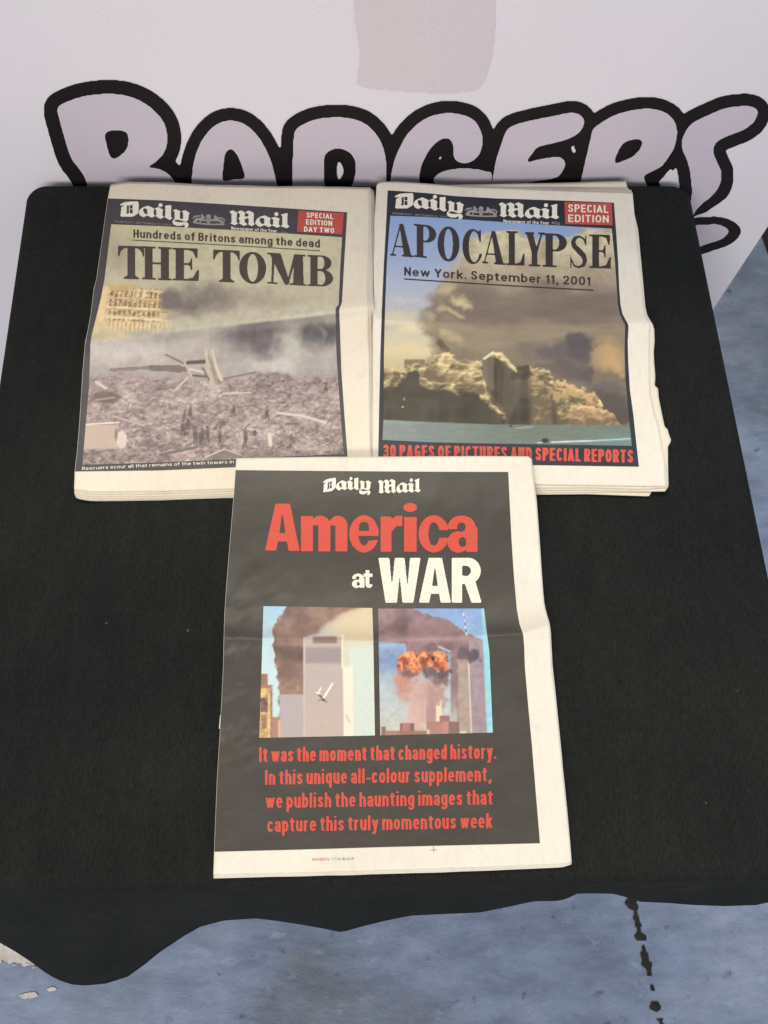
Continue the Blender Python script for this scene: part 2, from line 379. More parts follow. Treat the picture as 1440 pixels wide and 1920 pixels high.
# ---- sans lettering: skeletons stroked at the weight and width each line needs
def el(cx, cy, rx, ry, a0, a1, n=18, p=.86):
    o = []
    for k in range(n + 1):
        t = math.radians(a0 + (a1 - a0) * k / n); c, q = math.cos(t), math.sin(t)
        o.append((cx + rx * math.copysign(abs(c) ** p, c), cy + ry * math.copysign(abs(q) ** p, q)))
    return o
SC = [(.95, .82), (.78, .97), (.5, 1), (.2, .96), (.04, .77), (.18, .6), (.5, .51), (.82, .41), (.97, .22), (.8, .03), (.5, 0), (.2, .03), (.02, .2)]
XH = .73
def skel(ch, A, D):
    """(centre-line width, lower case?, strokes) for one character"""
    O = el(.5, .5, .5, .5, 0, 360, 28); n = .25
    low = {'o': (n, [O]), 'c': (n * .92, [el(.5, .5, .5, .5, 38, 322)]), 'e': (n, [el(.5, .5, .5, .5, 0, 318), [(0, .5), (1, .5)]]),
           'a': (n * .92, [el(.5, .68, .5, .32, 165, 0), [(1, 0), (1, .68)], el(.5, .27, .5, .27, 0, 360)]),
           'b': (n, [O, [(0, 0), (0, A)]]), 'd': (n, [O, [(1, 0), (1, A)]]), 'p': (n, [O, [(0, D), (0, 1)]]), 'q': (n, [O, [(1, D), (1, 1)]]),
           'g': (n, [O, [(1, D + .32), (1, 1)], el(.5, D + .32, .5, .32, 0, -155)]),
           'n': (n, [[(0, 0), (0, 1)], el(.5, .6, .5, .4, 180, 0), [(1, 0), (1, .6)]]), 'h': (n, [[(0, 0), (0, A)], el(.5, .6, .5, .4, 180, 0), [(1, 0), (1, .6)]]),
           'm': (n * 2, [[(0, 0), (0, 1)], el(.25, .65, .25, .35, 180, 0), [(.5, 0), (.5, .65)], el(.75, .65, .25, .35, 180, 0), [(1, 0), (1, .65)]]),
           'u': (n, [[(0, .4), (0, 1)], el(.5, .4, .5, .4, 180, 360), [(1, 0), (1, 1)]]), 'r': (n * .55, [[(0, 0), (0, 1)], el(1.1, .52, 1.1, .46, 180, 95)]),
           's': (n * .9, [SC]), 't': (n * .62, [[(.4, .26), (.4, 1.27)], el(.95, .26, .55, .26, 180, 275), [(0, 1), (.95, 1)]]), 'f': (n * .6, [[(.35, 0), (.35, A - .3)], el(1, A - .3, .65, .3, 180, 88), [(0, 1), (.9, 1)]]),
           'i': (0, [[(0, 0), (0, 1)], [(0, A), (0, A)]]), 'l': (0, [[(0, 0), (0, A)]]), 'k': (n * .95, [[(0, 0), (0, A)], [(.0, .38), (.95, 1)], [(.35, .62), (1, 0)]]),
           'w': (n * 1.75, [[(0, 1), (.25, 0), (.5, 1), (.75, 0), (1, 1)]]), 'v': (n, [[(0, 1), (.5, 0), (1, 1)]]), 'y': (n, [[(0, 1), (.53, .05)], [(1, 1), (.35, D), (.05, D)]]),
           '.': (0, [[(0, 0), (0, 0)]]), ',': (.03, [[(1, 0), (1, 0)], [(1, 0), (0, -.3)]]), '-': (.13, [[(0, .42), (1, .42)]])}
    if ch in low: return low[ch][0], True, low[ch][1]
    c = .27
    P = [[(0, 0), (0, 1)], [(0, 1), (.45, 1)], el(.45, .74, .55, .26, 90, -90, p=.8), [(.45, .48), (0, .48)]]
    cap = {'I': (0, [[(0, 0), (0, 1)]]), 'H': (c, [[(0, 0), (0, 1)], [(1, 0), (1, 1)], [(0, .5), (1, .5)]]), 'N': (c, [[(0, 0), (0, 1)], [(1, 0), (1, 1)], [(0, 1), (1, 0)]]),
           'E': (c * .8, [[(0, 0), (0, 1)], [(0, 0), (1, 0)], [(0, .5), (.9, .5)], [(0, 1), (1, 1)]]), 'F': (c * .78, [[(0, 0), (0, 1)], [(0, .5), (.9, .5)], [(0, 1), (1, 1)]]), 'L': (c * .75, [[(0, 0), (0, 1)], [(0, 0), (1, 0)]]),
           'T': (c * .9, [[(.5, 0), (.5, 1)], [(0, 1), (1, 1)]]), 'Y': (c * 1.05, [[(.5, 0), (.5, .45)], [(0, 1), (.5, .42), (1, 1)]]), 'A': (c * 1.1, [[(0, 0), (.5, 1), (1, 0)], [(.2, .28), (.8, .28)]]),
           'W': (c * 1.8, [[(0, 1), (.25, 0), (.5, 1), (.75, 0), (1, 1)]]), 'O': (c, [O]), 'C': (c, [el(.5, .5, .5, .5, 42, 318)]), 'G': (c, [el(.5, .5, .5, .5, 45, 345), [(1, .1), (1, .46)], [(.6, .46), (1, .46)]]),
           'D': (c, [[(0, 0), (0, 1)], [(0, 1), (.4, 1)], el(.4, .5, .6, .5, 90, -90, p=.8), [(.4, 0), (0, 0)]]), 'U': (c, [[(0, .3), (0, 1)], el(.5, .35, .5, .35, 180, 360), [(1, .3), (1, 1)]]),
           'P': (c * .95, P), 'R': (c, P + [[(.45, .48), (1, 0)]]), 'S': (c * .95, [SC]), 'B': (c, [[(0, 0), (0, 1)], [(0, 1), (.45, 1)], el(.42, .755, .5, .245, 90, -90, p=.8), [(0, .51), (.45, .51)], el(.45, .255, .55, .255, 90, -90, p=.8), [(0, 0), (.45, 0)]]),
           'M': (c * 1.3, [[(0, 0), (0, 1)], [(1, 0), (1, 1)], [(0, 1), (.5, .1), (1, 1)]]), 'K': (c, [[(0, 0), (0, 1)], [(0, .4), (1, 1)], [(.35, .6), (1, 0)]]),
           '0': (c * .95, [O]), '1': (c * .35, [[(1, 0), (1, 1)], [(1, .98), (.1, .80)]]), '2': (c * .9, [el(.5, .72, .48, .28, 170, -25), [(.95, .6), (.02, .02)], [(0, 0), (1, 0)]]),
           '3': (c * .9, [el(.48, .75, .46, .25, 160, -80), el(.48, .26, .52, .26, 80, -160), [(.4, .51), (.55, .51)]]), '4': (c, [[(.75, 0), (.75, 1)], [(.75, 1), (0, .3)], [(0, .27), (1, .27)]])}
    return cap[ch][0], False, cap[ch][1]
_fg = {}
def sans(ch, sx, w):
    k = (ch, round(sx, 2), w)
    if k in _fg: return _fg[k]
    KY = .72; wy = w * KY
    A = (1 - wy) / (XH - wy); D = -.27 / (XH - wy)
    cw, lowc, st = skel(ch, A, D); H_ = (XH if lowc else 1) - wy; hw = w / 2; hy = wy / 2; ops = []
    for pth in st:
        q = [((hw + tx * cw * sx), (hy + ty * H_) / KY) for tx, ty in pth]
        if len(q) == 2 and (abs(q[0][0] - q[1][0]) < 1e-6 or abs(q[0][1] - q[1][1]) < 1e-6):
            (x0, y0), (x1, y1) = q; ops.append(('r', min(x0, x1) - hw, min(y0, y1) - hw, max(x0, x1) + hw, max(y0, y1) + hw))
        else:
            ops.append(('s', q, w * (.92 if len(q) > 3 else 1)))
            if len(q) <= 5 and ch in 'AVWvwykYNMK':                       # square off the ends of slanted stems
                pass
    top = 1.0 if not lowc else 1.0
    ops += [('R', -1, 1.0 / KY, 3, 3), ('R', -1, -2, 3, -.27 / KY if ch in 'gpqy,' else 0)]
    if lowc and ch in 'acegmnopqrsuvwyz': ops.append(('R', -1, (XH + .005) / KY, 3, 3))
    W_ = cw * sx + w
    v, f = mesh_2d(contours(*raster(ops, -.06, -.36 / KY, W_ + .06, 1.06 / KY, .024), eps=.14)); v[:, 1] *= KY; _fg[k] = (v, f, W_)
    return _fg[k]
def text(s, a, b, cap, w=.18, lean=0.0, mid=0.0, gap=.085, space=.17):
    """a, b: traced baseline ends; cap: capital height; w: stroke weight / cap height"""
    a = np.array(a, float); b = np.array(b, float); tot = np.hypot(*(b - a)) / cap
    U = 0; n = 0
    for k, ch in enumerate(s):
        if ch == ' ': U += space
        else: U += skel(ch, 1.4, -.4)[0] + (gap if k < len(s) - 1 else 0); n += 1
    sx = (tot - n * w) / U; x = 0; V = []; Fs = []; m = 0
    for ch in s:
        if ch == ' ': x += space * sx; continue
        v, f, W_ = sans(ch, sx, w); V.append(v + (x, 0)); Fs += [[i + m for i in q] for q in f]; m += len(v); x += W_ + gap * sx
    v = np.concatenate(V); u = v[:, 0] / tot; h = v[:, 1] * cap
    P = a + (b - a) * u[:, None]; P[:, 1] += mid * 4 * u * (1 - u) - h; P[:, 0] += lean * h
    return P, Fs
def line_part(a, b, w, mid=0.0, n=12):
    t = np.linspace(0, 1, n); P = np.array(a) + (np.array(b, float) - a) * t[:, None]; P[:, 1] += mid * 4 * t * (1 - t)
    Q = np.r_[P, P + (0, w)]; return Q, [[i, i + 1, n + i + 1, n + i] for i in range(n - 1)]
def quad_part(q): return np.array(q, float), [[0, 1, 2, 3]]

def arc_poly(cx, cy, rx, ry, a0, a1, n=14):
    return [(cx + rx * math.cos(math.radians(a0 + (a1 - a0) * k / n)), cy + ry * math.sin(math.radians(a0 + (a1 - a0) * k / n))) for k in range(n + 1)]
G = {}      # display serif capitals in a unit box, y up
def both(x): return x
G['T'] = [('r', .36, 0, .65, 1), ('r', .2, 0, .8, .05), ('p', [(.26, .05), (.36, .12), (.65, .12), (.75, .05)]), ('r', 0, .94, 1, 1),
          ('p', [(0, 1), (0, .68), (.045, .68), (.10, .83), (.22, .92), (.4, .95), (.4, 1)]), ('p', [(1, 1), (1, .68), (.955, .68), (.90, .83), (.78, .92), (.6, .95), (.6, 1)])]
G['H'] = [('r', .10, 0, .36, 1), ('r', .64, 0, .90, 1), ('r', .3, .47, .7, .53)] + [('r', a, b, a + .46, b + .05) for a in (0, .54) for b in (0, .95)]
G['E'] = [('r', .13, 0, .43, 1), ('r', 0, .95, .94, 1), ('r', 0, 0, .97, .05), ('p', [(.55, .95), (.76, .90), (.87, .70), (.92, .70), (.94, 1), (.55, 1)]),
          ('p', [(.5, .05), (.76, .10), (.92, .34), (.98, .34), (.97, 0), (.5, 0)]), ('r', .4, .48, .66, .535), ('p', [(.56, .51), (.66, .6), (.68, .69), (.73, .69), (.73, .33), (.68, .33), (.66, .43)])]
G['O'] = [('e', .5, .5, .5, .515), ('E', .5, .5, .20, .45)]
G['M'] = [('p', [(.10, 0), (.155, 0), (.20, 1), (.13, 1)]), ('p', [(.05, 1), (.34, 1), (.57, .1), (.54, 0), (.45, 0)]), ('p', [(.49, 0), (.54, 0), (.76, 1), (.69, 1)]),
          ('p', [(.66, 0), (.93, 0), (.91, 1), (.69, 1)]), ('r', 0, 0, .26, .05), ('r', .57, 0, 1, .05), ('r', 0, .95, .3, 1), ('r', .72, .95, .98, 1)]
G['B'] = [('r', .12, 0, .40, 1), ('r', 0, .95, .6, 1), ('r', 0, 0, .6, .05), ('e', .55, .755, .39, .245), ('e', .56, .27, .44, .272),
          ('E', .52, .76, .15, .20), ('E', .53, .265, .17, .225), ('R', .40, .56, .53, .955), ('R', .40, .05, .53, .49), ('r', 0, 0, .12, .05), ('r', .12, 0, .40, 1), ('r', .3, .495, .6, .545)]
G['A'] = [('p', [(.06, 0), (.115, 0), (.47, .97), (.42, 1)]), ('p', [(.39, 1), (.56, 1), (.92, 0), (.60, 0)]), ('r', .2, .27, .7, .32), ('r', 0, 0, .26, .05), ('r', .5, 0, 1, .05)]
G['P'] = [('e', .52, .735, .48, .268), ('R', 0, .4, .3, 1), ('E', .49, .735, .20, .215), ('R', .30, .525, .5, .95), ('r', .13, 0, .43, 1), ('r', 0, .95, .55, 1), ('r', 0, 0, .58, .05), ('r', .4, .47, .55, .52)]
G['C'] = [('e', .52, .5, .52, .515), ('E', .60, .5, .28, .46), ('R', .62, .30, 1.1, .66), ('p', [(.93, 1), (.87, 1), (.83, .95), (.6, .96), (.76, .88), (.86, .64), (.93, .64)]), ('R', .93, .3, 1.2, 1.1)]
G['L'] = [('r', .14, 0, .46, 1), ('r', 0, .95, .62, 1), ('r', 0, 0, .97, .05), ('p', [(.5, .05), (.76, .10), (.92, .36), (.98, .36), (.97, 0), (.5, 0)])]
G['Y'] = [('p', [(.06, 1), (.39, 1), (.62, .50), (.62, 0), (.34, 0), (.34, .42)]), ('p', [(.83, 1), (.90, 1), (.62, .38), (.55, .50)]), ('r', 0, .95, .48, 1), ('r', .66, .95, 1, 1), ('r', .2, 0, .78, .05)]
G['S'] = [('v', [(.84, .72, .03), (.74, .90, .05), (.52, .965, .06), (.30, .91, .10), (.21, .78, .13), (.28, .66, .15), (.50, .53, .17), (.72, .39, .16), (.80, .25, .13), (.73, .10, .10), (.5, .03, .06), (.27, .07, .05), (.13, .26, .03)]),
          ('r', .81, .69, .87, 1), ('r', .07, 0, .13, .34)]
# condensed heavy sans for the supplement's title (unit box of each letter, y up; x-height letters in a 1.0 box too)
Q = {}
Q['A'] = [('p', [(0, 0), (.32, 0), (.37, .2), (.63, .2), (.68, 0), (1, 0), (.72, 1), (.30, 1)]), ('m', [(.41, .37), (.59, .37), (.51, .78), (.49, .78)])]
Q['m'] = [('r', 0, 0, .26, 1), ('r', .37, 0, .63, .85), ('r', .74, 0, 1, .8), ('e', .42, .74, .21, .27), ('e', .80, .74, .20, .27), ('R', .26, .0, .37, .74), ('R', .63, 0, .74, .74), ('r', 0, 0, .26, 1)]
Q['e'] = [('e', .5, .5, .5, .52), ('E', .5, .5, .19, .33), ('r', .2, .44, .96, .58), ('R', .64, .30, 1.1, .44), ('p', [(.62, .3), (.98, .34), (.9, .2), (.62, .16)]), ('E', .5, .72, .17, .12)]
Q['r'] = [('r', 0, 0, .50, 1), ('p', [(.5, .55), (.5, .92), (.72, 1.02), (1, 1.02), (1, .72), (.72, .72)])]
Q['i'] = [('r', 0, 0, 1, 1)]
Q['c'] = [('e', .52, .5, .52, .52), ('E', .52, .5, .19, .33), ('R', .58, .40, 1.2, .60), ('R', 1.0, 0, 1.2, 1)]
Q['a'] = [('e', .47, .72, .45, .30), ('E', .46, .70, .14, .13), ('R', -.1, .4, .5, .64), ('e', .36, .28, .36, .30), ('E', .50, .28, .13, .14), ('r', .62, 0, 1, .70), ('p', [(.3, .5), (.64, .62), (.64, .48), (.45, .40)])]
Q['W'] = [('p', [(0, 1), (.26, 1), (.32, .36), (.39, 1), (.62, 1), (.69, .36), (.75, 1), (1, 1), (.83, 0), (.57, 0), (.505, .62), (.44, 0), (.17, 0)])]
Q['R'] = [('r', 0, 0, .34, 1), ('e', .55, .71, .42, .29), ('R', -.2, .4, 0, 1), ('r', .1, .80, .55, 1), ('r', .1, .42, .58, .6), ('p', [(.40, .5), (.78, .5), (1, 0), (.66, 0)]), ('E', .48, .71, .16, .115), ('R', .34, .6, .46, .825), ('r', 0, 0, .34, 1)]
Q['t'] = [('r', .22, .16, .66, 1), ('r', 0, .62, 1, .80), ('e', .62, .2, .40, .21), ('R', .66, .20, 1.2, .5), ('R', .98, 0, 1.3, .5)]
_gm = {}
def glyph(table, ch, px_w, px_h, h=0.011):
    k = (id(table), ch, round(px_w / px_h, 1))
    if k not in _gm:
        sx = px_w / px_h
        _gm[k] = mesh_2d(contours(*raster(table[ch], -.04, -.05, 1.06, 1.06, h, sx), eps=0.18))
    return _gm[k]
def set_glyphs(table, items, lean=0.0):
    """items: (char, x0, x1, base y left, base y right, height)"""
    out = []
    for ch, x0, x1, b0, b1, hh in items:
        v, f = glyph(table, ch, x1 - x0, hh)
        P = np.c_[x0 + v[:, 0] * (x1 - x0), b0 + (b1 - b0) * v[:, 0] - v[:, 1] * hh]; P[:, 0] += lean * v[:, 1] * hh
        out.append((P, f))
    return out

# ---- blackletter masthead words (own outlines, y down)
DAILY = [('p', [(50, 135), (135, 88), (250, 75), (385, 72), (410, 95), (412, 180), (405, 300), (355, 335), (290, 370), (80, 370), (55, 342), (70, 310), (80, 180), (150, 157), (60, 150)]),
         ('m', [(186, 152), (300, 142), (298, 305), (235, 303), (162, 312), (184, 280)]), ('s', [(232, 145), (232, 310)], 13), ('s', [(232, 222), (300, 218)], 11),
         ('p', [(415, 270), (440, 225), (500, 185), (590, 155), (700, 205), (712, 215), (697, 260), (697, 330), (735, 350), (660, 387), (575, 345), (500, 380), (440, 345), (415, 310)]),
         ('m', [(505, 212), (530, 202), (575, 227), (578, 310), (565, 326), (530, 313), (502, 272), (495, 235)]),
         ('p', [(714, 212), (790, 180), (882, 240), (865, 265), (865, 350), (902, 375), (825, 412), (735, 357), (750, 340), (748, 242)]), ('e', 828, 145, 40, 38),
         ('p', [(912, 155), (1032, 143), (1030, 370), (1060, 400), (1000, 432), (903, 375), (917, 360), (922, 190)]),
         ('p', [(1060, 247), (1120, 222), (1212, 265), (1198, 300), (1198, 402), (1180, 428), (1095, 418), (1095, 272)]),
         ('p', [(1226, 267), (1300, 240), (1388, 298), (1368, 330), (1360, 420), (1335, 460), (1290, 462), (1230, 443), (1150, 422), (1160, 404), (1262, 414), (1262, 292)]),
         ('p', [(1100, 405), (1064, 438), (1055, 480), (1080, 520), (1150, 547), (1220, 545), (1270, 525), (1302, 535), (1288, 560), (1258, 572), (1322, 578), (1360, 550), (1367, 510), (1340, 480), (1290, 470), (1200, 476), (1140, 470), (1095, 452), (1104, 430), (1160, 424)])]
MAIL = [('p', [(528, 135), (575, 108), (642, 140), (635, 200), (632, 280), (657, 295), (605, 323), (540, 295), (562, 280), (560, 160)]),
        ('p', [(640, 132), (700, 108), (757, 140), (747, 200), (748, 270), (792, 305), (735, 329), (663, 290), (680, 275), (674, 242), (653, 225), (680, 205), (680, 160)]), ('p', [(735, 198), (812, 190), (812, 212), (735, 235)]),
        ('p', [(755, 132), (810, 108), (880, 140), (875, 280), (897, 300), (848, 331), (798, 302), (807, 280), (802, 160)]),
        ('p', [(903, 265), (925, 225), (975, 190), (1035, 172), (1120, 208), (1112, 240), (1112, 290), (1142, 310), (1095, 341), (1030, 310), (970, 339), (925, 317), (903, 290)]),
        ('m', [(965, 217), (1000, 206), (1030, 222), (1030, 285), (1002, 298), (977, 280), (962, 247)]),
        ('p', [(1124, 210), (1185, 188), (1252, 215), (1238, 250), (1238, 300), (1267, 320), (1215, 344), (1138, 310), (1160, 290), (1157, 227)]), ('e', 1203, 150, 30, 28),
        ('p', [(1263, 156), (1362, 130), (1360, 295), (1392, 320), (1350, 349), (1263, 318), (1290, 300), (1290, 175)])]
CREST = [('e', 280, 235, 34, 56), ('p', [(248, 200), (256, 165), (268, 178), (280, 155), (292, 178), (304, 165), (312, 200)]), ('E', 268, 222, 6, 14), ('E', 292, 222, 6, 14), ('E', 280, 258, 6, 10),
         ('v', [(70, 275, 22), (110, 235, 30), (170, 235, 40), (228, 250, 26)]), ('v', [(185, 240, 40), (195, 195, 36), (184, 165, 16)]), ('v', [(55, 222, 14), (90, 198, 22), (160, 188, 14)]), ('v', [(205, 215, 12), (235, 205, 12)]),
         ('v', [(120, 250, 16), (95, 285, 16)]), ('v', [(165, 250, 14), (160, 285, 14)]), ('E', 140, 262, 9, 9), ('E', 190, 268, 9, 7), ('E', 105, 218, 14, 5),
         ('v', [(330, 250, 26), (385, 238, 38), (440, 245, 34), (490, 282, 20)]), ('v', [(372, 245, 34), (380, 200, 40), (368, 182, 16)]), ('v', [(405, 212, 14), (460, 212, 20), (505, 238, 16), (500, 266, 14)]),
         ('v', [(430, 255, 14), (405, 285, 14)]), ('v', [(460, 258, 14), (455, 292, 14)]), ('E', 415, 270, 9, 8), ('E', 345, 275, 9, 7), ('E', 450, 230, 16, 5), ('s', [(68, 284), (150, 297), (250, 303), (370, 308), (500, 304)], 20)]
_w = {}
def word(ops, key, box_, h=4.2):
    if key not in _w:
        A, x0, y0, hx, hy = raster(ops, *box_, h); _w[key] = mesh_2d(contours(A, x0, y0, hx, hy, eps=0.2))
    return _w[key]
def masthead(kind):
    dv, df = word(DAILY, 'd', (40, 60, 1400, 590)); mv, mf = word(MAIL, 'm', (520, 95, 1400, 360), 3.2); cv, cf = word(CREST, 'c', (45, 145, 520, 320), 3.2)
    D = np.c_[735 + dv[:, 0] / 10.286, 355 + dv[:, 1] / 10.286]; M = np.c_[865 + mv[:, 0] / 7.579, 365 + mv[:, 1] / 7.579]; C = np.c_[865 + cv[:, 0] / 7.579, 365 + cv[:, 1] / 7.579]
    if kind == 'L':
        D = np.c_[224.6 + (D[:, 0] - 739.9) * 1.010, 383.6 + (D[:, 1] - 368.1)]; M = np.c_[429.9 + (M[:, 0] - 934.7) * .992, 397.4 + (M[:, 1] - 382.8) + (M[:, 0] - 934.7) * .023]
        C = np.c_[360.0 + (C[:, 0] - 871.0), 386 + 13.5 + (C[:, 1] - 385.0) + (C[:, 0] - 871) * .02]
    if kind == 'A':
        D0 = D.copy(); D = np.c_[605.3 + (D0[:, 0] - 739.9) * .697, 904 + (D0[:, 1] - 368.1 - (D0[:, 0] - 739.9) * .165) * .84 + (D0[:, 0] - 739.9) * .04]
        M0 = M.copy(); M = np.c_[708.4 + (M0[:, 0] - 934.7) * .705, 903.3 + (M0[:, 1] - 382.8 - (M0[:, 0] - 934.7) * .06) * .92]
    return (D, df), (M, mf), (C, cf)

# ============================================================ THE SETTING
g = 5.0
fv = [(x, y, 0) for y in np.linspace(-g, g, 41) for x in np.linspace(-g, g, 41)]
o = obj('floor', fv, grid_faces(41, 41)[:, ::-1], FLOOR, smooth=False); o['kind'] = 'structure'
def blotches(name, cx, fn, z, m, px_box, h):
    x0, y0, x1, y1 = px_box
    nx = int((x1 - x0) / h); ny = int((y1 - y0) / h); X, Y = np.meshgrid(x0 + np.arange(nx) * h, y0 + np.arange(ny) * h)
    A = fn(X, Y).astype(float)
    v, f = mesh_2d(contours(A, x0, y0, h, h, eps=0.15)); w = on_z(v, z)
    f = [q[::-1] for q in f]
    return obj(name, w, f, m, smooth=False)
def joint(X, Y):
    c = 1184 + (Y - 1685) * 0.232 + 5 * (vn(Y / 14, Y * 0, 3) - .5); w = 6.5 + 9 * (vn(Y / 9, Y * 0, 8) - .5)
    gap = vn(Y / 17, Y * 0 + 4, 15); w = np.where(gap < .33, -3, w)
    return sm(2, -2, np.abs(X - c) + 9 * (fbm(X / 6, Y / 6, 2, 4, .65) - .5) - w)
o = blotches('floor_joint', 0, joint, 0.0015, TAR, (1150, 1600, 1290, 2100), .8); o['kind'] = 'structure'
def chips(X, Y):
    a = sm(1.5, 0, np.abs(Y - 1790 - (X - 20) * .12) / 9 - 1.0 + 2.2 * (fbm(X / 9, Y / 5, 4) - .5)) * sm(72, 62, X)
    b = sm(1.25, .8, np.hypot((X - 53) / 18, (Y - 1867 - (X - 53) * -.1) / 5) + .7 * (vn(X / 4, Y / 4, 6) - .5))
    c = sm(1.25, .8, np.hypot((X - 97) / 9, (Y - 1855) / 3.4) + .7 * (vn(X / 4, Y / 4, 9) - .5))
    d = sm(1.25, .8, np.hypot((X - 20) / 12, (Y - 1776) / 3) + .9 * (vn(X / 4, Y / 4, 12) - .5))
    return np.maximum.reduce([a, b, c, d])
o = blotches('floor_paint_chips', 0, chips, 0.002, CHIP, (-30, 1740, 130, 1900), 1.3); o['kind'] = 'structure'

# ---- table under the cloth
def hit1(p, z): return on_z([p], z)[0]
A_, B_ = hit1((44, 373), TABZ), hit1((2, 656), TABZ); left = lambda y: A_[0] + (B_[0] - A_[0]) * (y - A_[1]) / (B_[1] - A_[1])
C_, D_ = hit1((1343, 579), TABZ), hit1((1438, 1038), TABZ); right = lambda y: C_[0] + (D_[0] - C_[0]) * (y - C_[1]) / (D_[1] - C_[1])
yb = hit1((700, 346), TABZ)[1]; y0f = hit1((0, 1682), TABZ); y1f = hit1((1440, 1654), TABZ)
fy = lambda x: y0f[1] + (y1f[1] - y0f[1]) * (x - y0f[0]) / (y1f[0] - y0f[0])
yl = fy(-.3); xl = left(yl); yr = fy(.3); xr = right(yr)
PC = [np.array(p) for p in ((xl, yl), (xr, yr), (right(yb), yb), (left(yb), yb))]     # FL FR BR BL
t = thing('folding_table', 'small square folding table standing hidden beneath the black cloth', 'table', (float((xl + xr) / 2), float((yl + yb) / 2), 0))
ins = 0.012
pc = [p + np.array([ins if k in (0, 3) else -ins, ins if k in (0, 1) else -ins]) for k, p in enumerate(PC)]
tv = [(p[0], p[1], TABZ - .006) for p in pc] + [(p[0], p[1], TABZ - .030) for p in pc]
obj('tabletop', tv, [[0, 1, 2, 3], [7, 6, 5, 4]] + [[k, k + 4, (k + 1) % 4 + 4, (k + 1) % 4] for k in range(4)], BOARD, t, smooth=False)
for p in pc:
    c = p + (np.array([t.location.x, t.location.y]) - p) * 0.10
    box('leg', (c[0] - .013, c[1] - .013, 0.0), (c[0] + .013, c[1] + .013, TABZ - .0302), STEEL, t)

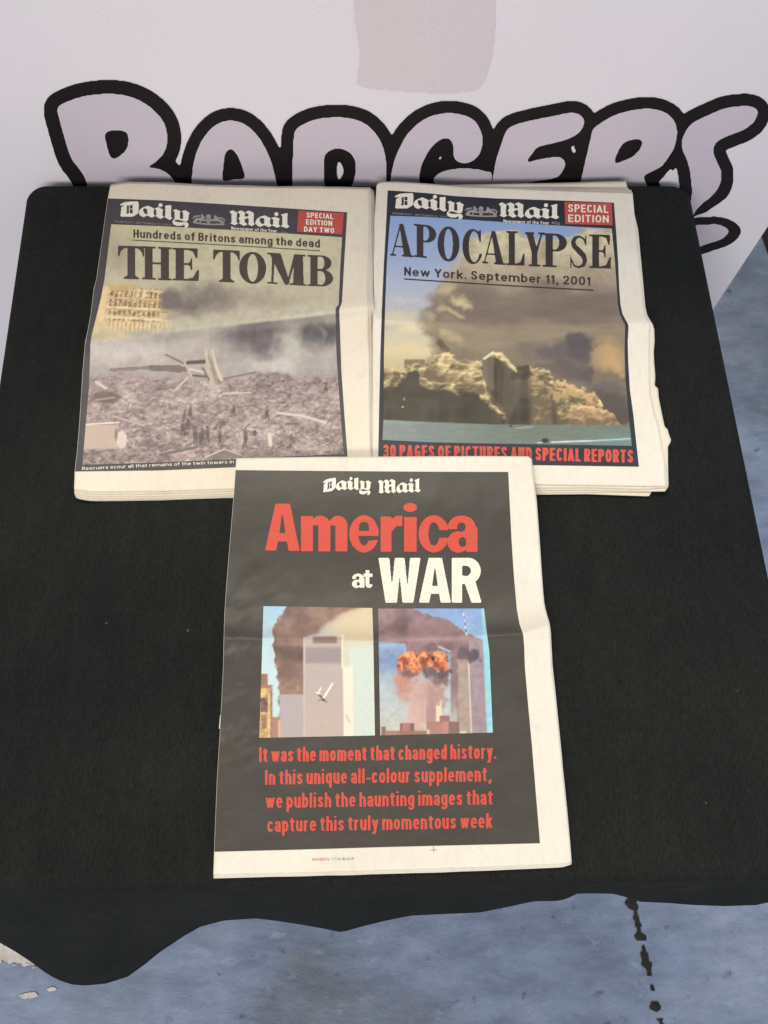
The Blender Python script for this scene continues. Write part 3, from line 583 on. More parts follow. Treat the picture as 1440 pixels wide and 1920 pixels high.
# ---- the black cloth
HEM = [(-400, 1700), (-120, 1712), (-40, 1742), (0, 1768), (30, 1785), (60, 1805), (85, 1824), (110, 1838), (135, 1846), (160, 1848), (200, 1844), (240, 1831), (272, 1808), (300, 1785), (350, 1752), (375, 1738), (420, 1726), (480, 1722), (520, 1727), (560, 1733), (600, 1740), (640, 1748), (680, 1737), (720, 1727), (770, 1717), (830, 1714), (900, 1711), (960, 1699), (1000, 1690), (1040, 1683), (1080, 1676), (1110, 1675), (1150, 1676), (1180, 1684), (1200, 1691), (1250, 1693), (1300, 1697), (1360, 1699), (1420, 1697), (1440, 1691), (1480, 1684), (1600, 1700), (1900, 1700)]
HX, HY = np.array(HEM, float).T
def hem_px(x): return np.interp(x, HX, HY)
def build_cloth():
    r = 0.022; pts = []; nrm = []; tag = []
    def seg(a, b, k, n):
        d = (b - a) / np.hypot(*(b - a)); nn = np.array([d[1], -d[0]])
        for q in range(n):
            s = q / n; pts.append(a + d * r + (b - a - 2 * d * r) * s); nrm.append(nn); tag.append((k, s))
        c1 = b - d * r
        e = PC[(k + 2) % 4] - b; e /= np.hypot(*e)
        cc = c1 + e * r; n0 = nn; n1 = np.array([e[1], -e[0]])
        for q in range(10):
            s = q / 10; w = n0 * math.cos(s * math.pi / 2) + n1 * math.sin(s * math.pi / 2); w /= np.hypot(*w)
            pts.append(cc + w * r); nrm.append(w); tag.append((k + .5, s))
    for k in range(4): seg(PC[k], PC[(k + 1) % 4], k, 150)
    P = np.array(pts); Nn = np.array(nrm); n = len(P); ctr = P.mean(0)
    rings = []
    def ztop(x, y):
        return TABZ + .0003 * (fbm(x * 12 + 5, y * 5 + 9, 31) - .5) * 2
    rb = np.interp(-Nn[:, 1], [-1, 0, 1], [.004, .009, .016])
    K = 60
    for k in range(K):                                  # from the middle out
        s = 0.02 + 0.98 * (k / (K - 1)); Q_ = ctr + (P - ctr) * s
        zz = ztop(Q_[:, 0], Q_[:, 1]) if k < K - 2 else np.full(n, TABZ)
        rings.append(np.c_[Q_ - Nn * (rb * s)[:, None], zz])
    for a in (18, 36, 54, 72, 90):                      # rounded edge
        a = math.radians(a); Q_ = P + Nn * (rb * math.sin(a) - rb)[:, None]; rings.append(np.c_[Q_, TABZ - rb * (1 - math.cos(a))])
    # skirt
    drop = np.zeros(n); flare = np.zeros(n); tgt = np.zeros((n, 3))
    per = np.arange(n) / n
    for i, (k, s) in enumerate(tag):
        f = .012 + .010 * math.sin(per[i] * 2 * math.pi * 17) + .008 * math.sin(per[i] * 2 * math.pi * 29 + 1)
        d = .24 + .03 * math.sin(per[i] * 2 * math.pi * 7)
        if k == 3 or k == 2.5: f = max(f, 0) * .6 + .012 + .014 * (1 - s if k == 3 else 1)
        if k == 1.0: f = max(0, f * .35) + .0; f += .012 * sm(.78, .97, s)
        if k == 1.5: f = .018
        if k == 2: f = .003 + .002 * math.sin(s * 40)
        drop[i] = d; flare[i] = f
    base = rings[-1]
    for i, (k, s) in enumerate(tag):
        if k == 0:
            p3 = base[i]; d = p3 - C0
            pxx = 720 + F * d[0] / np.dot(d, FW)
            px_ = pxx
            hy = hem_px(px_); dr = .13 + .16 * (hy - 1675) / 172
            q = on_z([(px_, hy)], TABZ - dr)[0]; tgt[i] = q
        else:
            e = Nn[i]; tgt[i] = (base[i][0] + e[0] * flare[i], base[i][1] + e[1] * flare[i], TABZ - drop[i])
    # blend near front corners
    idx0 = [i for i, q in enumerate(tag) if q[0] == 0]
    def blend(lst, a, b):
        for m_, i in enumerate(lst):
            s = (m_ + 1) / (len(lst) + 1); s = s * s * (3 - 2 * s)
            nat = tgt[i].copy(); tgt[i][2] = a[2] * (1 - s) + b[2] * s; tgt[i][:2] = nat[:2]
    c1 = [i for i, q in enumerate(tag) if q[0] == .5] + [i for i, q in enumerate(tag) if q[0] == 1][:20]
    blend(c1, tgt[idx0[-1]], tgt[c1[-1]])
    c0 = [i for i, q in enumerate(tag) if q[0] == 3][-20:] + [i for i, q in enumerate(tag) if q[0] == 3.5]
    blend(c0, tgt[c0[0]], tgt[idx0[0]])
    for s in np.linspace(.06, 1, 20):
        w = s ** .8; Q_ = base[:, :2] + (tgt[:, :2] - base[:, :2]) * (w ** 1.25)[..., None] if False else base[:, :2] + (tgt[:, :2] - base[:, :2]) * (w ** 1.25)
        z = base[:, 2] + (tgt[:, 2] - base[:, 2]) * s
        wv = (np.sin(per * 2 * math.pi * 31 + 2 * s) * .55 + np.sin(per * 2 * math.pi * 53 + 1.7) * .3 + np.sin(per * 2 * math.pi * 13 + .6) * .5) * .006 * math.sin(min(s * 1.0, 1) * math.pi)
        Q_ = Q_ + Nn * wv[:, None]
        rings.append(np.c_[Q_, z])
    V = np.concatenate(rings); Fc = []
    m = len(rings)
    for k in range(m - 1):
        a = k * n + np.arange(n); b = k * n + (np.arange(n) + 1) % n
        Fc.append(np.c_[a, a + n, b + n, b])
    Fc = np.concatenate(Fc).tolist(); V = np.r_[V, [[ctr[0], ctr[1], TABZ]]]
    for i in range(n): Fc.append([len(V) - 1, i, (i + 1) % n])
    return V, Fc
V, Fc = build_cloth()
o = obj('tablecloth', V, Fc, CLOTH); o['label'] = 'black cloth draped over the square table under the three newspapers, hem wavy at the front'; o['category'] = 'tablecloth'
so = o.modifiers.new('thickness', 'SOLIDIFY'); so.thickness = 0.0012; so.offset = -1

# ---- banner standing behind the table
bt = thing('banner', 'white vinyl banner printed BADGERS in lilac letters, standing upright behind the table', 'banner', (0, BY, 0))
br = on_banner([(1345, 578)])[0][0]; br2 = on_banner([(1440, 412)])[0][0]; bx = (br + br2) / 2
nx, nz = 60, 50
xs = np.linspace(-1.15, bx, nx); zs = np.linspace(0.01, 1.25, nz)
bv = [(x, BY, z) for z in zs for x in xs] ; m0 = len(bv); bv += [(x, BY + .0025, z) for z in zs for x in xs]
f1 = grid_faces(nx, nz)[:, ::-1].tolist(); f2 = (grid_faces(nx, nz) + m0).tolist()
ring = list(range(nx)) + [k * nx + nx - 1 for k in range(1, nz)] + [(nz - 1) * nx + i for i in range(nx - 2, -1, -1)] + [k * nx for k in range(nz - 2, 0, -1)]
f3 = [[ring[k], m0 + ring[k], m0 + ring[(k + 1) % len(ring)], ring[(k + 1) % len(ring)]] for k in range(len(ring))]
obj('banner_sheet', bv, f1 + f2 + f3, VINYL, bt, smooth=False)
box('base', (-1.15, BY + .004, 0), (bx, BY + .09, .05), STEEL, bt)
def spl(P, n=6):
    P = np.asarray(P, float); out = []; m = len(P)
    for i in range(m):
        p0, p1, p2, p3 = P[i - 1], P[i], P[(i + 1) % m], P[(i + 2) % m]
        for k in range(n):
            t_ = k / n; out.append(.5 * ((2 * p1) + (-p0 + p2) * t_ + (2 * p0 - 5 * p1 + 4 * p2 - p3) * t_ ** 2 + (-p0 + 3 * p1 - 3 * p2 + p3) * t_ ** 3))
    return [tuple(q) for q in out]
BB = spl([(108, 205), (112, 198), (130, 189), (160, 180), (200, 176), (235, 179), (265, 190), (290, 208), (306, 228), (313, 250), (312, 275), (303, 293), (290, 305), (279, 313), (298, 317), (315, 326), (330, 345), (345, 385), (338, 430), (300, 460), (230, 470), (190, 460), (175, 410), (163, 345), (150, 319), (138, 304), (129, 285), (117, 245), (109, 215)])
BBc = spl([(197, 254), (204, 246), (220, 244), (236, 248), (241, 262), (237, 280), (225, 292), (213, 298), (206, 292), (200, 272)])
BA = spl([(430, 226), (405, 234), (384, 255), (370, 282), (362, 312), (359, 345), (352, 400), (348, 458), (370, 466), (395, 458), (402, 400), (436, 392), (470, 400), (482, 458), (510, 466), (545, 455), (532, 400), (519, 345), (508, 302), (492, 268), (475, 246), (455, 231)])
BAc = spl([(418, 338), (419, 312), (422, 290), (430, 280), (440, 284), (450, 302), (457, 322), (458, 334), (440, 336)])
BD = spl([(549, 345), (549, 300), (551, 258), (556, 242), (575, 230), (602, 222), (640, 220), (672, 226), (695, 240), (712, 262), (722, 290), (724, 320), (722, 350), (705, 420), (650, 462), (570, 462), (552, 440)])
BDc = spl([(609, 350), (608, 300), (612, 287), (625, 280), (640, 279), (655, 286), (665, 300), (667, 320), (661, 345), (645, 372), (622, 380)])
BDw = spl([(634, 337), (632, 320), (634, 303), (641, 309), (644, 321), (641, 331)])
BG = spl([(732, 342), (737, 310), (748, 280), (765, 250), (786, 230), (811, 217), (840, 212), (870, 216), (890, 227), (901, 245), (905, 265), (899, 289), (886, 302), (870, 306), (857, 302), (851, 293), (850, 276), (846, 264), (837, 259), (824, 263), (810, 275), (797, 295), (789, 315), (786, 340), (790, 375), (806, 393), (832, 394), (846, 384), (838, 362), (818, 348), (814, 334), (830, 322), (860, 316), (890, 317), (910, 321), (922, 328), (917, 380), (895, 430), (850, 455), (790, 450), (748, 420), (732, 380)])
BE = spl([(922, 345), (930, 302), (940, 270), (950, 245), (966, 234), (1000, 225), (1040, 217), (1065, 212), (1083, 213), (1093, 221), (1095, 232), (1087, 247), (1069, 259), (1040, 268), (1011, 275), (1000, 285), (989, 303), (1010, 299), (1035, 295), (1050, 295), (1058, 301), (1059, 312), (1052, 325), (1039, 334), (1000, 341), (972, 352), (965, 392), (1000, 400), (1035, 404), (1045, 425), (1030, 445), (930, 452), (913, 430), (914, 385)])
BEw = [(1069, 277), (1078, 271), (1076, 282)]
BR_ = spl([(1089, 342), (1098, 300), (1107, 262), (1112, 243), (1126, 231), (1155, 215), (1190, 206), (1220, 204), (1245, 210), (1260, 221), (1268, 237), (1269, 255), (1263, 279), (1251, 298), (1240, 312), (1222, 322), (1208, 330), (1212, 345), (1232, 385), (1250, 432), (1205, 445), (1182, 400), (1150, 372), (1142, 440), (1085, 445), (1080, 400)])
BRc = spl([(1153, 305), (1158, 286), (1168, 270), (1182, 263), (1198, 261), (1204, 268), (1199, 281), (1187, 293), (1170, 301)])
BRw = [(1238, 339), (1258, 315), (1269, 339)]
BS = spl([(1419, 206), (1409, 200), (1390, 199), (1360, 203), (1330, 215), (1300, 230), (1286, 246), (1279, 263), (1280, 281), (1288, 300), (1293, 318), (1296, 340), (1297, 365), (1290, 390), (1270, 405), (1262, 425), (1285, 432), (1303, 398), (1316, 382), (1331, 371), (1343, 358), (1351, 342), (1352, 321), (1345, 305), (1338, 287), (1340, 272), (1350, 262), (1370, 253), (1395, 243), (1413, 229), (1420, 215)])
BT = spl([(1290, 428), (1330, 421), (1345, 421), (1358, 425), (1366, 433), (1359, 444), (1346, 451), (1330, 456), (1290, 466)])
def closed(P): return list(P) + [P[0]]
def flat(name, ops, bx_, off, m, h=1.6, parent=bt):
    v, f = mesh_2d(contours(*raster(ops, *bx_, h), eps=0.15)); P = on_banner(v, off)
    return obj(name, P, [q[::-1] for q in f], m, parent, smooth=False)
ops = []
for P, w in ((BB, 52), (BA, 47), (BD, 47), (BG, 46), (BE, 44), (BR_, 44), (BS, 46)): ops += [('p', P), ('s', closed(P), w)]
def tail(X, Y):
    P = np.array(BT); r = inside(BT, X, Y)  # its outline is narrower above and below
    for a, b in zip(P, np.roll(P, -1, 0)):
        dx, dy = (b[0] - a[0]) / 23, (b[1] - a[1]) / 14; xx, yy = (X - a[0]) / 23, (Y - a[1]) / 14
        t_ = np.clip((xx * dx + yy * dy) / (dx * dx + dy * dy + 1e-9), 0, 1); r |= np.hypot(xx - t_ * dx, yy - t_ * dy) < 1
    return r
ops += [('m', [(1290, 410), (1323, 398.5), (1348, 381.5), (1367, 367), (1380, 348), (1410, 350), (1400, 440), (1360, 480), (1290, 480)]), ('h', tail), ('m', BDw), ('m', BEw), ('m', BRw)]
flat('lettering_outline', ops, (60, 140, 1470, 500), .0006, V_BLACK, 1.8)
for P, hole in ((BB, BBc), (BA, BAc), (BD, BDc), (BG, None), (BE, None), (BR_, BRc), (BS, None), (BT, None)):
    a = np.array(P); q = [('p', P)] + ([('m', hole)] if hole else [])
    flat('letter' if P is not BT else 'letter_flourish', q, (a[:, 0].min() - 6, a[:, 1].min() - 6, a[:, 0].max() + 6, a[:, 1].max() + 6), .0011, V_LILAC, 1.6)
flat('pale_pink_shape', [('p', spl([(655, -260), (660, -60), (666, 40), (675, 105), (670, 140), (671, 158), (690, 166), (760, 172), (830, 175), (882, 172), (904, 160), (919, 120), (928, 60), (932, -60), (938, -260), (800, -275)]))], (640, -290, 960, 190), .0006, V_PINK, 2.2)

# ---- dark wooden box glimpsed beyond the banner's right edge
pa = hit1((1424, 438), 0.0); pb = hit1((1441, 484), 0.0)
dd = (pb - pa)[:2]; dd /= np.hypot(*dd); nn = np.array([-dd[1], dd[0]])
wt = thing('wooden_crate', 'dark brown wooden crate on the blue floor beyond the banner, at the right edge', 'crate', (float(pa[0]), float(pa[1]), 0))
w_ = 0.5
for k in range(4):
    z0 = .004 + k * .074
    a = pa[:2]; b = a - dd * -w_; c = b + nn * .35; d = a + nn * .35
    vv = [(q[0], q[1], z0) for q in (a, b, c, d)] + [(q[0], q[1], z0 + .070) for q in (a, b, c, d)]
    obj('plank', vv, [[0, 1, 5, 4], [1, 2, 6, 5], [2, 3, 7, 6], [3, 0, 4, 7], [4, 5, 6, 7], [3, 2, 1, 0]], WOOD, wt, smooth=False)

# ============================================================ THE PAPERS
def ridge(fx, fyv, up, dn, amp):
    def f(x, y):
        d = y - np.interp(x, fx, fyv); a = amp(x) if callable(amp) else amp
        e = np.sqrt(d * d + 16) - 4; return a * np.exp(-e / np.where(d < 0, up, dn))
    return f
rL = ridge([150, 300, 440, 560, 690, 720], [642, 624, 606, 592, 576, 574], 50, 20, lambda x: .0075 + .0065 * sm(250, 650, x))
def HL(x, y): return .0085 + rL(x, y) + .0012 * (fbm(x / 120, y / 120, 51, 3) - .5) * 2 + .003 * sm(215, 150, x) * sm(500, 700, y) - .0015 * sm(880, 940, y) + .0012 * np.sin(x / 60 + y / 90) * sm(520, 400, y)
rR = ridge([700, 950, 1178, 1260], [600, 612, 608, 606], 40, 26, .0105)
def HR(x, y): return .0085 + rR(x, y) + .0012 * (fbm(x / 120, y / 120, 52, 3) - .5) * 2 - .0012 * sm(880, 940, y) + .0014 * np.sin(x / 70 - y / 110) * sm(520, 400, y)
rA = ridge([400, 700, 980, 1030, 1080], [1196, 1204, 1190, 1175, 1170], 24, 46, .0095)
def HA(x, y):
    cre = .0010 * (fbm((x + .8 * y) / 46, (y - .5 * x) / 60, 61, 3) - .5) * 2 * (sm(620, 430, x) * sm(1020, 1150, y) * sm(1500, 1350, y) * 2.2 + .35)
    return .0052 + .0115 * sm(1120, 905, y) + rA(x, y) + .0012 * (fbm(x / 110, y / 110, 53, 3) - .5) * 2 + cre

# ---------------- left: THE TOMB
L_left = [(207, 347), (202, 372), (191, 450), (181, 522), (176, 540), (170, 590), (164, 622), (160, 640), (155, 695), (151, 760), (148, 806), (144, 850), (140, 884), (139, 917)]
L_right = [(690, 353), (692, 370), (691.5, 450), (689, 540), (690, 572), (691.5, 580), (691, 600), (693, 700), (694, 800), (696, 870), (697, 908)]
L_top = [(207, 347), (222, 344), (240, 342), (300, 343), (400, 348), (500, 350), (600, 351), (690, 353)]
L_bot = [(139, 917), (171, 922), (300, 921), (440, 916), (560, 912), (697, 908)]
nl = thing('newspaper', 'newspaper headlined THE TOMB over smoking rubble, lying at the left', 'newspaper', tuple(float(q) for q in on_z([(420, 640)], TABZ)[0]), 'special edition newspapers on the black cloth')
def shift(P, dx, dy, jx=0, jy=0, sd=1):
    P = np.asarray(P, float); n = 40; Q_ = poly_at(P, np.linspace(0, 1, n)); k = np.arange(n) * 1.0
    j = (fbm(k / 3, k * 0 + sd, sd, 3) - .5) * 2; end = np.sin(np.linspace(0, math.pi, n))
    return [tuple(q) for q in np.c_[Q_[:, 0] + dx + jx * j * end, Q_[:, 1] + dy + jy * j * end]]
def fan(Lf, Rg, Tp, Bt, specs, H, m, parent, thick=.0011):
    for k, (l, r, t_, b) in enumerate(specs):
        tl, tr = np.array(Tp[0]), np.array(Tp[-1]); bl, br_ = np.array(Bt[0]), np.array(Bt[-1])
        A = shift(Tp, 0, t_, 0, 1.4, 3 + k); Z = shift(Bt, 0, b, 0, 1.2, 13 + k); X = shift(Lf, l, 0, .6, 0, 23 + k); Y = shift(Rg, r, 0, 1.6, 0, 33 + k)
        c1 = (X[0][0], A[0][1]); c2 = (Y[0][0], A[-1][1]); c3 = (X[-1][0], Z[0][1]); c4 = (Y[-1][0], Z[-1][1])
        A[0] = X[0] = c1; A[-1] = Y[0] = c2; Z[0] = X[-1] = c3; Z[-1] = Y[-1] = c4
        sheet('inside_page', A, Y, Z, X, H, -(k + 1) * .0013, thick, m, parent, 7)
fan(L_left, L_right, L_top, L_bot, [(.6, 4, -1.5, 4.5), (.4, 7.5, 1.0, 9), (1.5, 10.5, 3.5, 12.5), (3.0, 8.5, 2.0, 15.5), (5, 6, 4, 17)], HL, PAPER_OLD, nl)
sheet('front_page', L_top, L_right, L_bot, L_left, HL, 0, .0009, PAPER_OLD, nl, 4)
def interp(P, lo, hi, n=20):
    P = np.asarray(P, float); y = np.linspace(lo, hi, n); return [tuple(q) for q in np.c_[np.interp(y, P[:, 1], P[:, 0]), y]]
il = [(q[0] + .6, q[1]) for q in interp(L_left, 372, 884, 60)]
ir = [(651, 398), (646, 480), (641, 568), (637, 577), (636, 582), (637.5, 620), (640, 695), (645.5, 775), (652, 860)]
sheet('ink_border', [il[0], (300, 375.5), (340, 378), (422, 383), (500, 388), (559, 392), (651, 398)], ir, [il[-1], (300, 882), (440, 876), (652, 860)], il, HL, .0002, .0001, INK_L, nl, 4)
def lerpc(a, b, t): return np.asarray(a, float) * (1 - t[..., None]) + np.asarray(b, float) * t[..., None]
def over(img, c, a): a = np.clip(a, 0, 1)[..., None]; return img * (1 - a) + np.asarray(c, float) * a
def blob(img, X, Y, cx, cy, rx, ry, c, a=1, soft=.6):
    d = np.hypot((X - cx) / rx, (Y - cy) / ry); return over(img, c, a * sm(1, 1 - soft, d))
def stroke(img, X, Y, a, b, w, c, al=1): D, _ = segd(a, b, X, Y); return over(img, c, al * sm(w / 2 + .9, w / 2 - .9, D))
def rect(img, X, Y, x0, y0, x1, y1, c, a=1, s=1.2): return over(img, c, a * sm(x0 - s, x0 + s, X) * sm(x1 + s, x1 - s, X) * sm(y0 - s, y0 + s, Y) * sm(y1 + s, y1 - s, Y))
def gradient(Y, stops):
    ys = [s[0] for s in stops]; return np.stack([np.interp(Y, ys, [s[1][k] for s in stops]) for k in range(3)], -1)
def cells(X, Y, sx_, sy_, rot, sd):
    """broken-stone pattern: value per chunk, distance to the chunk's border"""
    c, q = math.cos(rot), math.sin(rot); U = (X * c + Y * q) / sx_; V_ = (-X * q + Y * c) / sy_
    iu = np.floor(U); iv = np.floor(V_); d1 = np.full(X.shape, 9.); d2 = d1.copy(); val = np.zeros(X.shape)
    for a in (-1, 0, 1):
        for b in (-1, 0, 1):
            i = iu + a; j = iv + b; px = i + _h(i, j, sd); py = j + _h(i, j, sd + 5); d = np.hypot(U - px, V_ - py); vv = _h(i, j, sd + 9)
            nw = d < d1; d2 = np.where(nw, d1, np.minimum(d2, d)); val = np.where(nw, vv, val); d1 = np.where(nw, d, d1)
    return val, d2 - d1
def paint_tomb(X, Y):
    n = fbm(X / 60, Y / 55, 1, 6); m = fbm(X / 24, Y / 26, 2, 5); wx = X + 60 * (n - .5) + 26 * (m - .5); wy = Y + 50 * (fbm(X / 50, Y / 60, 3, 5) - .5)
    img = gradient(wy, [(410, (204, 196, 158)), (470, (202, 194, 160)), (540, (192, 184, 156)), (590, (186, 178, 160)), (612, (172, 165, 150)), (650, (176, 168, 158)), (690, (166, 157, 152)), (740, (152, 142, 140))])
    img = blob(img, wx, wy, 205, 470, 60, 60, (160, 150, 125), .55, .9)
    img = blob(img, wx, wy, 395, 560, 80, 40, (120, 110, 102), .75, .9)                       # smoke beside the ruin
    img = blob(img, wx, wy, 360, 575, 45, 22, (98, 88, 82), .6, .9)
    img = blob(img, wx, wy, 500, 570, 90, 35, (158, 150, 130), .6, .9); img = blob(img, wx, wy, 470, 525, 60, 30, (212, 204, 176), .5, .9)
    # burnt-out facade
    fx = (X - 186) - (Y - 540) * -.10; fy = (Y - 538) - (X - 186) * .055
    wall = sm(-10, -4, fx) * sm(150, 128, fx + 10 * (m - .5)) * sm(-4, 1, fy) * sm(96, 78, fy + 14 * (m - .5) + fx * .12)
    wall = wall * sm(.28, .40, m + .25 * sm(120, 60, fx)); img = over(img, (214, 190, 142), wall * .92); img = over(img, (232, 214, 170), wall * sm(.5, .7, vn(X / 7, Y / 5, 77)) * .6)
    cell = (np.mod(fx, 9.2) > 2.6) & (np.mod(fy, 17) > 4.2); hole = cell * (vn(X / 3.2, Y / 3.6, 5) > .2) * sm(14, 18, fx) * sm(128, 112, fx) * sm(64, 58, fy)
    img = over(img, (134, 98, 66), hole * (.45 + .5 * vn(X / 6, Y / 6, 9)) * wall); img = over(img, (236, 220, 184), sm(.72, .85, vn(X / 2.6, Y / 4.5, 6)) * sm(14, 18, fx) * sm(128, 112, fx) * sm(64, 58, fy) * wall * .8)
    img = over(img, (232, 208, 158), wall * sm(60, 66, fy) * (np.mod(fx, 8) > 3.4) * sm(18, 26, fx) * .8)
    img = over(img, (170, 135, 92), wall * sm(60, 66, fy) * (np.mod(fx, 8) < 2.6) * sm(18, 26, fx) * .6)
    img = over(img, (200, 168, 112), wall * ((np.abs(fy - 20) < 1.5) | (np.abs(fy - 40) < 1.5)) * .8)
    img = over(img, (232, 206, 158), sm(186, 190, X + (Y - 540) * .22) * sm(208, 203, X + (Y - 540) * .16) * sm(534, 540, Y) * sm(612, 600, Y) * .8)
    img = over(img, (206, 172, 118), sm(203, 206, X) * sm(254, 250, X) * sm(532, 535, Y) * sm(547, 543, Y) * .9)
    img = over(img, (238, 224, 190), wall * ((np.abs(fy - 37) < 1.3) | (np.abs(fy - 56) < 1.5)) * sm(14, 20, fx) * .8)
    img = blob(img, wx, Y, 322, 562, 32, 30, (112, 100, 98), .9, .6); img = blob(img, wx, wy, 350, 590, 40, 16, (126, 114, 110), .7, .9)
    img = over(img, (204, 182, 140), sm(165, 172, X) * sm(188, 180, X) * sm(536, 545, Y) * sm(640, 600, Y) * .75)
    img = over(img, (206, 190, 150), sm(250, 200, wx) * sm(600, 618, Y) * sm(650, 628, wy) * .8)
    # below the fold
    b = sm(0, 8, Y - np.interp(X, [160, 690], [636, 577]))
    dark = blob(img, wx, wy, 470, 632, 110, 54, (98, 89, 92), .95, .9); dark = blob(dark, wx, wy, 600, 620, 85, 55, (76, 74, 75), .95, .9)
    dark = blob(dark, wx, wy, 330, 632, 60, 20, (148, 141, 128), .6, .9); dark = blob(dark, wx, wy, 250, 665, 110, 26, (205, 197, 188), .7, .9)
    img = img * (1 - b[..., None]) + dark * b[..., None]
    img = blob(img, wx, wy, 535, 650, 40, 50, (188, 184, 174), .85, .9); img = blob(img, wx, wy, 505, 690, 60, 20, (192, 184, 176), .8, .9); img = over(img, (206, 200, 172), sm(-34, -6, Y - np.interp(X, [160, 690], [636, 577])) * (1 - b) * sm(250, 330, X) * .5); img = blob(img, wx, wy, 515, 678, 60, 18, (196, 190, 186), .75, .9)  # pale strip above the fold: printed haze with the fold's gloss painted in
    img = blob(img, wx, wy, 615, 690, 32, 26, (176, 170, 168), .7, .9); img = blob(img, wx, wy, 590, 620, 16, 30, (160, 156, 152), .5, .9)
    img = blob(img, wx, wy, 215, 662, 75, 30, (192, 184, 178), .85, .9); img = blob(img, wx, wy, 330, 690, 60, 14, (178, 168, 158), .6, .9)
    img += ((fbm(X / 9, Y / 9, 71, 3) - .5) * 22)[..., None]
    # rubble field
    top = np.interp(X, [150, 230, 300, 420, 470, 520, 560, 640], [706, 700, 705, 712, 704, 694, 706, 704]) + 8 * (vn(X / 9, Y * 0, 8) - .5)
    r = sm(-3, 5, Y - top)
    s = (Y - 690) / 180; sc = 5 + 9 * np.clip(s, 0, 1)
    jx = X + 5 * (fbm(X / 7, Y / 7, 21, 3) - .5); jy = Y + 5 * (fbm(X / 7, Y / 7, 22, 3) - .5)
    v1, e1 = cells(jx, jy, 13, 5.5, .35, 31); v2, e2 = cells(jx, jy, 11, 4.5, -.45, 41); v3, e3 = cells(jx, jy, 5.5, 3.2, .1, 51); v4, e4 = cells(jx, jy, 26, 13, .15, 61)
    k = .47 + .05 + (v1 - .5) * .24 + (v2 - .5) * .22 + (v3 - .5) * .20 + (v4 - .5) * .16 - .12 * sm(.14, 0, e1) - .08 * sm(.14, 0, e2) + (fbm(X / 50, Y / 26, 24, 3) - .5) * .5 + (fbm(X / 4.4, Y / 3.2, 25, 2) - .5) * .22
    k = .5 + (k - .5) * np.interp(Y, [690, 760, 860], [.75, 1, 1.05])
    rub = gradient(np.clip(k, 0, 1), [(0, (84, 72, 70)), (.25, (120, 105, 102)), (.5, (154, 138, 134)), (.75, (182, 167, 160)), (1, (214, 201, 192))])
    img = img * (1 - r[..., None]) + rub * r[..., None]
    rnd = random.Random(5)
    for _ in range(150):                                                                       # beams and plates lying about
        y = rnd.uniform(712, 862); x = rnd.uniform(152, 642); L = rnd.uniform(2, 11) * (.5 + (y - 700) / 150); a = rnd.gauss(0, .8); c = rnd.choice([(196, 182, 176), (206, 192, 184), (176, 160, 154), (88, 74, 70), (80, 68, 66)])
        img = stroke(img, X, Y, (x, y), (x + L * math.cos(a), y + L * math.sin(a)), rnd.uniform(1.2, 3.4), c, .6)
    img = blob(img, X, Y, 197, 745, 36, 15, (104, 86, 82), .85, .5); img = stroke(img, X, Y, (180, 750), (214, 745), 3, (160, 146, 140))
    img = stroke(img, X, Y + 3 * (vn(X / 8, Y / 8, 33) - .5), (208, 694), (300, 688), 6, (126, 111, 109), .85); img = stroke(img, X, Y + 4 * (vn(X / 7, Y / 7, 34) - .5), (285, 690), (345, 692), 12, (112, 98, 95), .85); img = stroke(img, X, Y, (206, 688), (290, 683), 2, (186, 170, 160), .8)
    for a, b, w, c in [((311, 665), (350, 684), 3, (110, 94, 88)), ((345, 678), (360, 706), 4, (190, 172, 156)), ((352, 680), (385, 678), 7, (92, 78, 74)), ((356, 692), (384, 698), 3, (214, 200, 184)), ((362, 704), (388, 706), 4, (98, 84, 78)), ((386, 658), (390, 690), 5, (196, 180, 160)), ((389, 684), (398, 722), 9, (186, 170, 152)), ((398, 657), (406, 690), 4, (206, 192, 170)), ((404, 684), (415, 712), 6, (204, 188, 166)), ((396, 690), (408, 716), 4, (150, 134, 120)), ((380, 690), (392, 712), 3, (104, 90, 84)), ((391, 668), (404, 700), 3, (146, 130, 116)), ((420, 710), (480, 698), 3, (122, 106, 100)), ((330, 730), (352, 708), 4, (196, 178, 168))]:
        img = stroke(img, X, Y, a, b, w, c)
    for a, b, w, c in [((520, 774), (566, 780), 4, (206, 190, 180)), ((560, 778), (610, 792), 5, (204, 188, 178)), ((458, 802), (486, 808), 4, (190, 174, 164)), ((300, 853), (370, 838), 5, (112, 98, 90)), ((505, 814), (507, 834), 7, (206, 192, 180)), ((180, 716), (198, 728), 5, (204, 188, 180)), ((212, 780), (270, 798), 4, (180, 164, 158)), ((418, 738), (470, 736), 3, (196, 182, 174)), ((535, 795), (560, 794), 3, (96, 82, 78)), ((480, 760), (440, 764), 2, (120, 104, 98))]:
        img = stroke(img, X, Y, a, b, w, c)
    img = rect(img, X, Y, 150, 796 + 0, 222, 842, (186, 168, 152), .95, 2); img = blob(img, X, Y, 228, 824, 12, 20, (214, 200, 188), .9, .3); img = stroke(img, X, Y, (158, 796), (222, 792), 3, (222, 206, 190)); img = blob(img, X, Y, 218, 815, 4, 16, (110, 94, 86), .7)
    img = over(img, (120, 104, 96), sm(2, -2, np.abs(X - 422) * .42 + 842 - Y - 0) * sm(382, 388, X) * sm(465, 460, X) * sm(862, 858, Y) * .8); img = stroke(img, X, Y, (385, 858), (420, 842), 2, (206, 192, 184)); img = stroke(img, X, Y, (420, 842), (460, 856), 2, (190, 176, 168))
    ux = X + 3 * (vn(X / 4, Y / 4, 91) - .5); uy = Y + 3 * (vn(X / 4, Y / 4, 92) - .5)
